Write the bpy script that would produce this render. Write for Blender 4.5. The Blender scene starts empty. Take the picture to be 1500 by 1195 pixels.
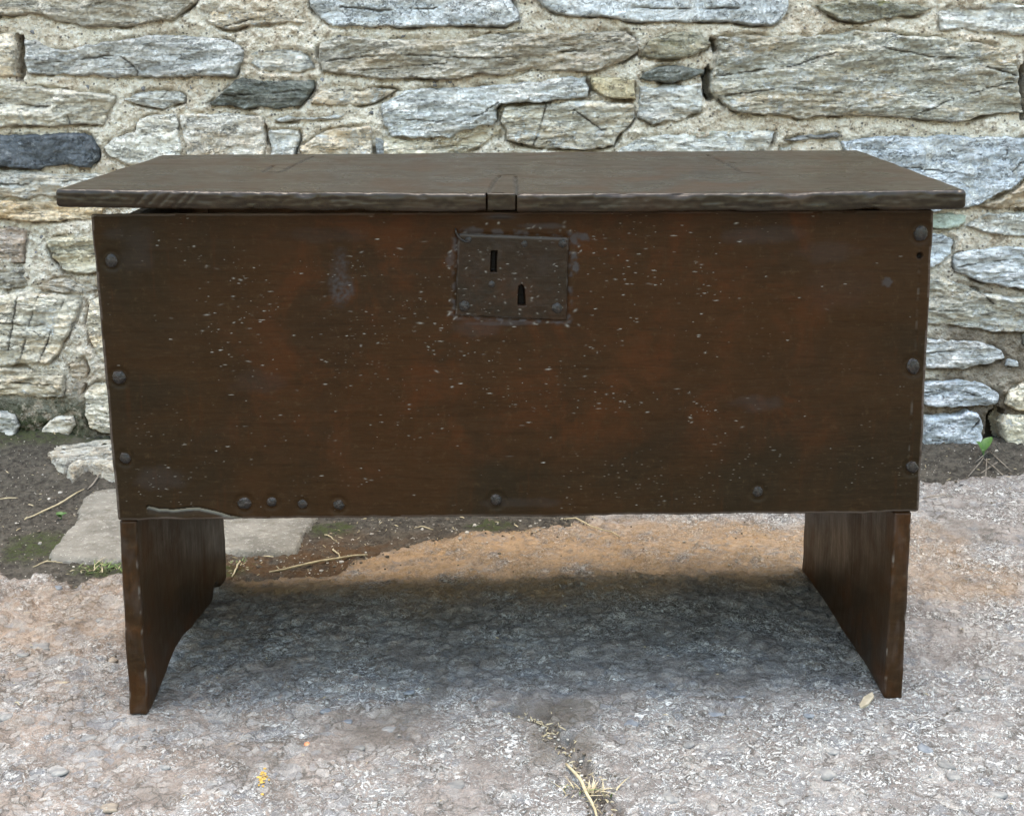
import bpy, math, random
import numpy as np
from mathutils import Vector

S = bpy.context.scene
C = S.collection
rnd = random.Random(7)

# ------------------------------------------------------------------ camera
F = 2250.0
PITCH = math.atan(555 / F)
CAM = np.array([0.0, -1.69, 0.785])
cd = bpy.data.cameras.new('camera')
cam = bpy.data.objects.new('camera', cd)
C.objects.link(cam)
cam.location = CAM
cam.rotation_euler = (math.pi / 2 - PITCH, 0, 0)
cd.sensor_fit = 'HORIZONTAL'
cd.sensor_width = 36
cd.lens = F / 1500 * 36
cd.clip_start = 0.05
cd.clip_end = 500
S.camera = cam

# ------------------------------------------------------------------ sky, sun, exposure
SUN_EL, SUN_AZ = math.radians(88), math.radians(-60)      # azimuth clockwise from +y
W = bpy.data.worlds.new('World')
S.world = W
W.use_nodes = True
wn = W.node_tree
bg = wn.nodes['Background']
sky = wn.nodes.new('ShaderNodeTexSky')
sky.sky_type = 'NISHITA'
sky.sun_disc = False
sky.sun_elevation = SUN_EL
sky.sun_rotation = SUN_AZ
sky.air_density = 2.6
sky.dust_density = 3.0
sky.ozone_density = 1.5
wn.links.new(sky.outputs[0], bg.inputs[0])
bg.inputs[1].default_value = 0.15
sd_ = bpy.data.lights.new('sun', 'SUN')
sun = bpy.data.objects.new('sun', sd_)
C.objects.link(sun)
sd_.energy = 0.62
sd_.angle = math.radians(20)
sd_.color = (1.0, 0.90, 0.76)
dv = Vector((math.cos(SUN_EL) * math.sin(SUN_AZ), math.cos(SUN_EL) * math.cos(SUN_AZ), math.sin(SUN_EL)))
sun.rotation_euler = dv.to_track_quat('Z', 'Y').to_euler()
sun.location = dv * 20
S.view_settings.view_transform = 'Standard'
S.view_settings.look = 'None'
S.view_settings.gamma = 1
S.view_settings.use_curve_mapping = False
S.view_settings.exposure = 2.16

# ------------------------------------------------------------------ pixel of the photo -> point on a real plane
def ray(u, v):
    xc = (u - 750) / F
    yc = -(v - 597.5) / F
    return np.array([xc, math.cos(PITCH) + yc * math.sin(PITCH), -math.sin(PITCH) + yc * math.cos(PITCH)])

WALL_Y = 1.15
def on_wall(u, v):
    r = ray(u, v)
    t = (WALL_Y - CAM[1]) / r[1]
    p = CAM + t * r
    return (p[0], p[2])

def on_ground(u, v, z=0.0):
    r = ray(u, v)
    t = (z - CAM[2]) / r[2]
    p = CAM + t * r
    return (p[0], p[1])

YAW = math.radians(2.0)
EX = np.array([math.cos(YAW), math.sin(YAW), 0])
EY = np.array([-math.sin(YAW), math.cos(YAW), 0])
def loc(p):
    return np.array([p @ EX, p @ EY, p[2]])
CL = loc(CAM)
def in_chest(u, v, axis, val):
    r = loc(ray(u, v))
    t = (val - CL[axis]) / r[axis]
    return CL + t * r

# ------------------------------------------------------------------ numpy noise
def hsh(ix, iy, s):
    n = (ix.astype(np.int64) * 374761393 + iy.astype(np.int64) * 668265263 + int(s) * 974634599) & 0xffffffff
    n = ((n ^ (n >> 13)) * 1274126177) & 0xffffffff
    n = ((n ^ (n >> 15)) * 2246822519) & 0xffffffff
    n = n ^ (n >> 16)
    return (n & 0xffffff) / 16777216.0

def perlin(x, y, s=0):
    x = np.asarray(x, float); y = np.asarray(y, float)
    ix = np.floor(x); iy = np.floor(y)
    fx = x - ix; fy = y - iy
    u = fx * fx * fx * (fx * (fx * 6 - 15) + 10)
    w = fy * fy * fy * (fy * (fy * 6 - 15) + 10)
    def g(a, b):
        an = hsh(ix + a, iy + b, s) * 6.2831853
        return np.cos(an) * (fx - a) + np.sin(an) * (fy - b)
    n0 = g(0, 0) * (1 - u) + g(1, 0) * u
    n1 = g(0, 1) * (1 - u) + g(1, 1) * u
    return (n0 * (1 - w) + n1 * w) * 1.5

def fbm(x, y, o=4, s=0, gain=0.5):
    t = 0; a = 1; n = 0
    for i in range(o):
        t = t + a * perlin(x, y, s + i * 31); n += a
        x, y = (x * 0.8 - y * 0.6) * 2.03 + 5.1, (x * 0.6 + y * 0.8) * 2.03 + 1.7
        a *= gain
    return t / n

def fbm_axis(x, y, o=4, s=0, gain=0.5):
    t = 0; a = 1; n = 0
    for i in range(o):
        t = t + a * perlin(x + i * 7.3, y + i * 3.1, s + i * 31); n += a
        x, y = x * 2.03, y * 2.03
        a *= gain
    return t / n

def voro(x, y, s=0):
    ix = np.floor(x); iy = np.floor(y)
    f1 = np.full(x.shape, 9.0); f2 = np.full(x.shape, 9.0); cid = np.zeros(x.shape)
    for a in (-1, 0, 1):
        for b in (-1, 0, 1):
            px = ix + a + hsh(ix + a, iy + b, s)
            py = iy + b + hsh(ix + a, iy + b, s + 1)
            d = np.hypot(px - x, py - y)
            r = hsh(ix + a, iy + b, s + 2)
            near = d < f1
            f2 = np.where(near, f1, np.minimum(f2, d))
            cid = np.where(near, r, cid)
            f1 = np.where(near, d, f1)
    return f1, f2, cid

def sstep(a, b, x):
    t = np.clip((x - a) / (b - a), 0, 1)
    return t * t * (3 - 2 * t)

def poly_sd(X, Y, P):
    """signed distance, positive inside"""
    P = np.asarray(P, float)
    d = np.full(X.shape, 1e9)
    inside = np.zeros(X.shape, bool)
    n = len(P)
    for i in range(n):
        ax, ay = P[i]; bx, by = P[(i + 1) % n]
        ex, ey = bx - ax, by - ay
        wx, wy = X - ax, Y - ay
        t = np.clip((wx * ex + wy * ey) / (ex * ex + ey * ey + 1e-12), 0, 1)
        d = np.minimum(d, (wx - ex * t) ** 2 + (wy - ey * t) ** 2)
        c = (ay > Y) != (by > Y)
        xi = ax + (Y - ay) * ex / (ey if abs(ey) > 1e-12 else 1e-12)
        inside ^= c & (X < xi)
    d = np.sqrt(d)
    return np.where(inside, d, -d)

def line_d(X, Y, P):
    d = np.full(X.shape, 1e9)
    for (ax, ay), (bx, by) in zip(P[:-1], P[1:]):
        ex, ey = bx - ax, by - ay
        t = np.clip(((X - ax) * ex + (Y - ay) * ey) / (ex * ex + ey * ey + 1e-12), 0, 1)
        d = np.minimum(d, (X - ax - ex * t) ** 2 + (Y - ay - ey * t) ** 2)
    return np.sqrt(d)

# ------------------------------------------------------------------ mesh helpers
def make_mesh(name, co, quads, mats=(), attrs=None, smooth=True):
    me = bpy.data.meshes.new(name)
    co = np.ascontiguousarray(co, np.float32)
    quads = np.ascontiguousarray(quads, np.int32)
    k = quads.shape[1]
    me.vertices.add(len(co)); me.vertices.foreach_set('co', co.ravel())
    me.loops.add(quads.size); me.loops.foreach_set('vertex_index', quads.ravel())
    me.polygons.add(len(quads))
    me.polygons.foreach_set('loop_start', np.arange(0, quads.size, k, dtype=np.int32))
    me.polygons.foreach_set('use_smooth', np.full(len(quads), smooth, dtype=bool))
    me.update(calc_edges=True)
    me.validate()
    for m in mats:
        me.materials.append(m)
    for an, av in (attrs or {}).items():
        a = me.attributes.new(an, 'FLOAT', 'POINT')
        a.data.foreach_set('value', np.ascontiguousarray(av, np.float32))
    return me

def link(name, me, parent=None, **props):
    o = bpy.data.objects.new(name, me)
    C.objects.link(o)
    if parent is not None:
        o.parent = parent
    for k, v in props.items():
        o[k] = v
    return o

def grid_quads(nx, ny, keep=None, flip=False):
    i = np.arange(nx - 1)[:, None]; j = np.arange(ny - 1)[None, :]
    a = i * ny + j
    q = np.stack([a, a + ny, a + ny + 1, a + 1], -1)
    if flip:
        q = q[..., ::-1]
    q = q.reshape(-1, 4)
    if keep is not None:
        kf = keep.ravel()
        q = q[kf[q].any(1)]
    return q

def compact(co, q, attrs):
    used = np.unique(q)
    m = np.full(len(co), -1, np.int64); m[used] = np.arange(len(used))
    return co[used], m[q], {k: v[used] for k, v in attrs.items()}

def tri_mesh(name, verts, faces, mat, smooth=False):
    me = bpy.data.meshes.new(name)
    me.from_pydata([tuple(v) for v in verts], [], faces)
    if mat: me.materials.append(mat)
    if smooth:
        me.polygons.foreach_set('use_smooth', [True] * len(me.polygons))
    me.update()
    return me

def prism(P, d0, d1, fn):
    """polygon P extruded between two depths; fn(a,b,d)->3d"""
    n = len(P)
    v = [fn(a, b, d0) for a, b in P] + [fn(a, b, d1) for a, b in P]
    f = [list(range(n)), list(range(2 * n - 1, n - 1, -1))]
    f += [[i, i + n, (i + 1) % n + n, (i + 1) % n] for i in range(n)]
    return v, f

def tube(pts, radii, sides=6):
    v = []; f = []
    n = len(pts)
    for i, p in enumerate(pts):
        p = Vector(p)
        t = (Vector(pts[min(i + 1, n - 1)]) - Vector(pts[max(i - 1, 0)])).normalized()
        a = t.cross(Vector((0.13, 0.21, 0.97))).normalized(); b = t.cross(a)
        for k in range(sides):
            an = 6.2832 * k / sides
            v.append(p + (a * math.cos(an) + b * math.sin(an)) * radii[i])
    for i in range(n - 1):
        for k in range(sides):
            k2 = (k + 1) % sides
            f.append([i * sides + k, i * sides + k2, (i + 1) * sides + k2, (i + 1) * sides + k])
    f.append(list(range(sides))[::-1]); f.append([(n - 1) * sides + k for k in range(sides)])
    return v, f

# ------------------------------------------------------------------ shader helpers
class NT:
    def __init__(s, name):
        s.m = bpy.data.materials.new(name); s.m.use_nodes = True
        s.t = s.m.node_tree; s.N = s.t.nodes; s.L = s.t.links
        s.b = s.N['Principled BSDF']
    def set(s, sock, v):
        if isinstance(v, bpy.types.NodeSocket): s.L.new(v, sock)
        elif v is not None:
            if isinstance(v, (tuple, list)) and len(v) == 3 and sock.type == 'RGBA': v = (*v, 1)
            sock.default_value = v
    def coord(s, kind='Object'):
        return s.N.new('ShaderNodeTexCoord').outputs[kind]
    def pos(s):
        return s.N.new('ShaderNodeNewGeometry').outputs['Position']
    def info(s, k):
        return s.N.new('ShaderNodeObjectInfo').outputs[k]
    def attr(s, name, obj=False):
        n = s.N.new('ShaderNodeAttribute'); n.attribute_name = name
        n.attribute_type = 'OBJECT' if obj else 'GEOMETRY'
        return n.outputs['Fac']
    def mapping(s, v, scale=(1, 1, 1), rot=(0, 0, 0), off=(0, 0, 0)):
        n = s.N.new('ShaderNodeMapping'); s.L.new(v, n.inputs[0])
        s.set(n.inputs['Location'], off); s.set(n.inputs['Rotation'], rot); s.set(n.inputs['Scale'], scale)
        return n.outputs[0]
    def noise(s, v, scale, detail=4, rough=0.55, dist=0.0, out='Fac'):
        n = s.N.new('ShaderNodeTexNoise'); s.L.new(v, n.inputs['Vector'])
        n.inputs['Scale'].default_value = scale; n.inputs['Detail'].default_value = detail
        n.inputs['Roughness'].default_value = rough; n.inputs['Distortion'].default_value = dist
        return n.outputs[out]
    def voro(s, v, scale, out='Distance', feature='F1', rand=1.0):
        n = s.N.new('ShaderNodeTexVoronoi'); n.feature = feature; s.L.new(v, n.inputs['Vector'])
        n.inputs['Scale'].default_value = scale; n.inputs['Randomness'].default_value = rand
        return n.outputs[out]
    def math(s, op, a, b=None, c=None, clamp=False):
        n = s.N.new('ShaderNodeMath'); n.operation = op; n.use_clamp = clamp
        s.set(n.inputs[0], a)
        if b is not None: s.set(n.inputs[1], b)
        if c is not None: s.set(n.inputs[2], c)
        return n.outputs[0]
    def vmath(s, op, a, b):
        n = s.N.new('ShaderNodeVectorMath'); n.operation = op
        s.set(n.inputs[0], a); s.set(n.inputs[1], b)
        return n.outputs[0]
    def step(s, v, a, b, lo=0.0, hi=1.0):
        n = s.N.new('ShaderNodeMapRange'); n.interpolation_type = 'SMOOTHSTEP'
        s.set(n.inputs['Value'], v); s.set(n.inputs['From Min'], a); s.set(n.inputs['From Max'], b)
        s.set(n.inputs['To Min'], lo); s.set(n.inputs['To Max'], hi)
        return n.outputs[0]
    def mix(s, f, a, b, mode='MIX'):
        n = s.N.new('ShaderNodeMix'); n.data_type = 'RGBA'; n.blend_type = mode
        s.set(n.inputs[0], f); s.set(n.inputs[6], a); s.set(n.inputs[7], b)
        return n.outputs[2]
    def mul(s, a, b): return s.math('MULTIPLY', a, b)
    def add(s, a, b): return s.math('ADD', a, b)
    def ridge(s, v, c=0.5, w=0.03):
        """1 on the contour line v==c"""
        d = s.math('ABSOLUTE', s.math('SUBTRACT', v, c))
        return s.step(d, w, 0.0)
    def bump(s, h, dist=0.002, strength=1.0, normal=None):
        n = s.N.new('ShaderNodeBump'); n.inputs['Distance'].default_value = dist
        n.inputs['Strength'].default_value = strength
        s.set(n.inputs['Height'], h)
        if normal is not None: s.L.new(normal, n.inputs['Normal'])
        return n.outputs[0]
    def out(s, col, rough, normal=None, spec=0.5):
        s.set(s.b.inputs['Base Color'], col); s.set(s.b.inputs['Roughness'], rough)
        s.set(s.b.inputs['Specular IOR Level'], spec)
        if normal is not None: s.L.new(normal, s.b.inputs['Normal'])
        return s.m

# ------------------------------------------------------------------ materials
def stone_material():
    t = NT('schist_stone')
    base = t.info('Color')
    off = t.vmath('MULTIPLY', t.info('Random'), (37.0, 11.0, 23.0))
    p = t.vmath('ADD', t.coord('Object'), off)
    lay = t.attr('lay', True); white = t.attr('white', True); warm = t.attr('warm', True); tilt = t.attr('tilt', True)
    cx = t.N.new('ShaderNodeCombineXYZ'); t.L.new(tilt, cx.inputs[1])
    def flat(scale):
        n = t.N.new('ShaderNodeMapping'); t.L.new(p, n.inputs[0]); t.L.new(cx.outputs[0], n.inputs['Rotation'])
        n.inputs['Scale'].default_value = scale
        return n.outputs[0]
    big = t.noise(p, 9, 5, 0.6)
    med = t.noise(p, 45, 6, 0.65)
    fine = t.noise(p, 260, 4, 0.7)
    st0 = t.noise(flat((7, 20, 60)), 1.0, 7, 0.68, 0.6)
    iso = t.noise(p, 24, 7, 0.68, 0.5)
    mxn = t.N.new('ShaderNodeMix'); t.L.new(t.math('MULTIPLY', lay, 0.9, clamp=True), mxn.inputs[0]); t.L.new(iso, mxn.inputs[2]); t.L.new(st0, mxn.inputs[3])
    streak = mxn.outputs[0]
    hair = t.noise(flat((22, 60, 190)), 1.0, 5, 0.7, 0.8)
    # tone variation of the rock itself
    v = t.add(t.add(t.mul(big, 0.55), t.mul(streak, 0.75)), t.mul(med, 0.45))
    v = t.step(v, 0.55, 1.15, 0.85, 2.2)
    vc = t.N.new('ShaderNodeCombineColor')
    for i in range(3): t.L.new(v, vc.inputs[i])
    col = t.mix(1.0, base, vc.outputs[0], 'MULTIPLY')
    # ochre and rust staining
    oc = t.mul(t.step(t.noise(flat((6, 20, 22)), 1.0, 5, 0.6, 0.5), 0.45, 0.68), warm)
    col = t.mix(oc, col, (0.36, 0.25, 0.13))
    rust_tint = t.mul(t.step(t.noise(p, 16, 5, 0.7, 0.3), 0.62, 0.75), t.mul(warm, 0.6))
    col = t.mix(rust_tint, col, (0.30, 0.15, 0.06))
    # crusty pale lichen and lime
    lp = t.add(t.mul(t.noise(p, 30, 8, 0.72, 0.8), 0.62), t.mul(streak, 0.38))
    th = t.math('SUBTRACT', 0.675, t.mul(white, 0.22))
    li = t.step(lp, th, t.add(th, 0.05))
    li = t.mul(li, t.step(fine, 0.3, 0.55, 0.35, 1.0))
    col = t.mix(t.mul(li, 0.9), col, t.mix(big, (0.70, 0.75, 0.80), (0.84, 0.82, 0.77)))
    curl = t.mul(t.ridge(t.noise(p, 75, 5, 0.65, 1.6), 0.5, 0.03), t.step(big, 0.42, 0.6))
    col = t.mix(t.mul(curl, t.mul(white, 0.6)), col, (0.78, 0.79, 0.8))
    buff = t.mul(t.step(t.noise(flat((9, 20, 30)), 1.0, 6, 0.65, 0.4), 0.5, 0.62), t.math('ADD', t.mul(warm, 0.7), 0.12))
    col = t.mix(buff, col, t.mix(1.0, col, (1.15, 0.93, 0.66), 'MULTIPLY'))
    sp1 = t.mul(t.step(t.noise(flat((90, 90, 170)), 1.0, 4, 0.7, 0.5), 0.53, 0.60), t.step(med, 0.4, 0.6, 0.25, 1.0))
    col = t.mix(t.mul(sp1, t.math('ADD', t.mul(white, 0.7), 0.05)), col, (0.80, 0.82, 0.83))
    sp2 = t.step(t.noise(flat((70, 70, 150)), 1.0, 4, 0.7, 0.5), 0.44, 0.36)
    col = t.mix(t.mul(sp2, 0.5), col, t.mix(1.0, col, (0.32, 0.28, 0.23), 'MULTIPLY'))
    # dark hair cracks along the bedding, pale quartz veins
    cr = t.mul(t.ridge(streak, 0.46, 0.012), t.step(med, 0.4, 0.55))
    col = t.mix(t.mul(cr, 0.75), col, (0.035, 0.03, 0.026))
    hc = t.mul(t.step(hair, 0.36, 0.24), t.math('MULTIPLY', lay, 1.0, clamp=True))
    col = t.mix(t.mul(hc, 0.55), col, (0.07, 0.06, 0.05))
    col = t.mix(t.mul(t.attr('crack'), 0.85), col, (0.05, 0.042, 0.034))
    spots = t.mul(t.step(t.voro(p, 55), 0.16, 0.1), t.step(t.noise(p, 7, 2), 0.5, 0.56))
    col = t.mix(t.mul(spots, 0.65), col, (0.09, 0.1, 0.11))
    yl = t.mul(t.step(t.noise(p, 12, 4, 0.6, 0.2), 0.66, 0.73), t.attr('yellow', True))
    col = t.mix(t.mul(yl, 0.8), col, (0.34, 0.30, 0.06))
    h = t.add(t.add(t.mul(streak, 1.0), t.mul(med, 0.8)), t.add(t.mul(fine, 0.35), t.mul(t.mul(hair, lay), 0.45)))
    h = t.add(h, t.mul(cr, -0.5)); h = t.add(h, t.mul(li, 0.25)); h = t.add(h, t.mul(curl, 0.25))
    return t.out(col, t.step(med, 0.3, 0.7, 0.62, 0.9), t.bump(h, 0.010, 1.0), 0.35)

def mortar_material():
    t = NT('lime_mortar')
    p = t.coord('Object')
    big = t.noise(p, 6, 4, 0.6); med = t.noise(p, 60, 6, 0.7); fine = t.noise(p, 300, 4, 0.7)
    grit = t.voro(p, 170); gc = t.voro(p, 170, 'Color')
    sx = t.N.new('ShaderNodeSeparateColor'); t.L.new(gc, sx.inputs[0])
    col = t.mix(t.step(big, 0.35, 0.65), (0.68, 0.565, 0.44), (0.80, 0.72, 0.60))
    dirt_shade = t.attr('dirt_shade')
    col = t.mix(t.mul(t.step(med, 0.42, 0.62), 0.55), col, (0.90, 0.86, 0.77))
    col = t.mix(t.mul(t.step(med, 0.46, 0.33), 0.75), col, (0.24, 0.18, 0.125))
    dk = t.mul(t.step(sx.outputs[0], 0.86, 0.9), t.step(grit, 0.5, 0.3))
    col = t.mix(t.mul(dk, 0.85), col, (0.12, 0.11, 0.10))
    lt = t.mul(t.step(sx.outputs[1], 0.8, 0.86), t.step(grit, 0.5, 0.3))
    col = t.mix(t.mul(lt, 0.7), col, (0.84, 0.80, 0.73))
    col = t.mix(dirt_shade, col, t.mix(med, (0.07, 0.055, 0.04), (0.24, 0.19, 0.14)))
    col = t.mix(t.mul(t.attr('moss'), t.step(med, 0.36, 0.52)), col, (0.03, 0.04, 0.012))
    h = t.add(t.add(t.mul(med, 1.4), t.mul(fine, 0.5)), t.mul(grit, -0.5))
    return t.out(col, 0.92, t.bump(h, 0.011, 1.0), 0.2)

def concrete_material():
    t = NT('weathered_concrete')
    p = t.coord('Object')
    soil = t.attr('soil'); glow_stain = t.attr('glow_stain'); dark = t.attr('dark'); warm = t.attr('warm')
    big = t.noise(p, 3.2, 4, 0.6); mid = t.noise(p, 16, 5, 0.65, 0.4)
    med = t.noise(p, 70, 6, 0.7, 0.3); fine = t.noise(p, 380, 3, 0.7)
    base = t.mix(t.step(mid, 0.3, 0.7), (0.132, 0.113, 0.105), (0.25, 0.219, 0.204))
    base = t.mix(warm, base, t.mix(t.step(mid, 0.3, 0.7), (0.140, 0.108, 0.088), (0.285, 0.222, 0.183)))
    base = t.mix(t.mul(t.step(fine, 0.5, 0.35), 0.55), base, (0.11, 0.10, 0.09))
    # exposed aggregate pieces, several sizes
    wp = t.vmath('ADD', p, t.vmath('MULTIPLY', t.vmath('SUBTRACT', t.noise(p, 90, 3, 0.6, 0, 'Color'), (0.5, 0.5, 0.5)), (0.008, 0.008, 0.0)))
    for sc, th in ((30, 0.62), (70, 0.45)):
        c = t.voro(wp, sc, 'Color'); d = t.voro(wp, sc, 'Distance', 'DISTANCE_TO_EDGE')
        s3 = t.N.new('ShaderNodeSeparateColor'); t.L.new(c, s3.inputs[0])
        on = t.mul(t.step(s3.outputs[0], th, th + 0.04), t.step(d, 0.04, 0.12))
        on0 = on
        on = t.mul(on, t.step(t.noise(p, 8, 3), 0.36, 0.52))
        jt = t.mul(t.step(d, 0.10, 0.02), t.mul(t.step(s3.outputs[2], 0.3, 0.5), t.step(t.noise(p, 14, 4, 0.6), 0.42, 0.56)))
        base = t.mix(t.mul(jt, 0.7), base, (0.06, 0.052, 0.045))
        tint = t.mix(s3.outputs[1], (0.13, 0.135, 0.15), (0.34, 0.31, 0.285))
        base = t.mix(t.mul(on, 0.72), base, tint)
    # pale lime crust curling round the grains
    wv = t.vmath('ADD', p, t.vmath('MULTIPLY', t.vmath('SUBTRACT', t.noise(p, 60, 3, 0.6, 0, 'Color'), (0.5, 0.5, 0.5)), (0.02, 0.02, 0.0)))
    e1 = t.ridge(t.noise(wv, 120, 2, 0.5, 0.6), 0.5, 0.055)
    e2 = t.step(t.noise(wv, 190, 3, 0.65, 0.5), 0.53, 0.61)
    pat = t.math('MAXIMUM', e1, e2)
    amt = t.step(t.add(t.mul(t.noise(p, 9, 6, 0.7, 0.6), 0.75), t.mul(big, 0.35)), 0.46, 0.64, 0.10, 1.0)
    amt = t.mul(t.mul(amt, t.step(dark, 0, 1, 1.0, 0.1)), t.step(warm, 0, 1, 0.92, 0.55))
    crust = t.mul(pat, amt)
    col = t.mix(crust, base, (0.60, 0.585, 0.57))
    col = t.mix(t.mul(t.step(med, 0.44, 0.33), 0.6), col, (0.08, 0.07, 0.062))
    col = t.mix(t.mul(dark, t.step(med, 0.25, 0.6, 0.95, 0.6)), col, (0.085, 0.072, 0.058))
    # tan painted for bounce glow under the chest, and earth washed over the slab
    sm = t.mul(glow_stain, t.step(t.add(t.mul(mid, 0.6), t.mul(med, 0.5)), 0.38, 0.60, 0.10, 0.95))
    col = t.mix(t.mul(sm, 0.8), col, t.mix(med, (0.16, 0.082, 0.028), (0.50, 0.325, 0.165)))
    col = t.mix(soil, col, t.mix(med, (0.035, 0.026, 0.018), (0.13, 0.095, 0.062)))
    h = t.add(t.add(t.mul(med, 1.2), t.mul(fine, 0.35)), t.add(t.mul(crust, 0.55), t.mul(mid, 0.6)))
    return t.out(col, t.step(med, 0.3, 0.7, 0.7, 0.92), t.bump(h, 0.0065, 1.0), 0.3)

def soil_material():
    t = NT('damp_soil')
    p = t.coord('Object')
    mid = t.noise(p, 20, 5, 0.65, 0.4); med = t.noise(p, 90, 6, 0.72); fine = t.noise(p, 420, 3, 0.7)
    moss = t.attr('moss'); rust_tint = t.attr('rust_tint')
    col = t.mix(t.step(med, 0.3, 0.7), (0.022, 0.019, 0.0155), (0.095, 0.084, 0.07))
    col = t.mix(t.mul(t.step(mid, 0.5, 0.7), 0.5), col, (0.12, 0.105, 0.085))
    col = t.mix(t.mul(rust_tint, t.step(mid, 0.3, 0.6)), col, (0.085, 0.043, 0.016))
    g = t.voro(p, 240, 'Color'); d = t.voro(p, 240)
    s3 = t.N.new('ShaderNodeSeparateColor'); t.L.new(g, s3.inputs[0])
    col = t.mix(t.mul(t.step(s3.outputs[0], 0.93, 0.95), t.step(d, 0.35, 0.2)), col, (0.33, 0.30, 0.26))
    col = t.mix(t.mul(moss, t.step(med, 0.38, 0.55)), col, t.mix(fine, (0.012, 0.02, 0.004), (0.06, 0.075, 0.018)))
    h = t.add(t.add(t.mul(med, 1.3), t.mul(fine, 0.6)), t.mul(mid, 0.6))
    return t.out(col, 0.93, t.bump(h, 0.006, 1.0), 0.2)

def slab_material():
    t = NT('pale_slab')
    p = t.coord('Object')
    mid = t.noise(p, 14, 5, 0.6, 0.3); med = t.noise(p, 85, 6, 0.7); fine = t.noise(p, 400, 3, 0.7)
    col = t.mix(t.step(mid, 0.3, 0.7), (0.125, 0.115, 0.10), (0.215, 0.20, 0.175))
    col = t.mix(t.mul(t.step(med, 0.5, 0.68), 0.6), col, (0.33, 0.315, 0.285))
    col = t.mix(t.mul(t.step(med, 0.42, 0.3), 0.55), col, (0.2, 0.175, 0.14))
    col = t.mix(t.mul(t.step(t.noise(p, 22, 6, 0.7, 0.5), 0.52, 0.66), 0.6), col, (0.10, 0.085, 0.065))
    col = t.mix(t.mul(t.step(t.voro(p, 210), 0.25, 0.12), t.step(med, 0.45, 0.55)), col, (0.40, 0.38, 0.35))
    h = t.add(t.mul(med, 1.0), t.add(t.mul(fine, 0.4), t.mul(mid, 0.5)))
    return t.out(col, 0.88, t.bump(h, 0.006, 1.0), 0.3)

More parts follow.
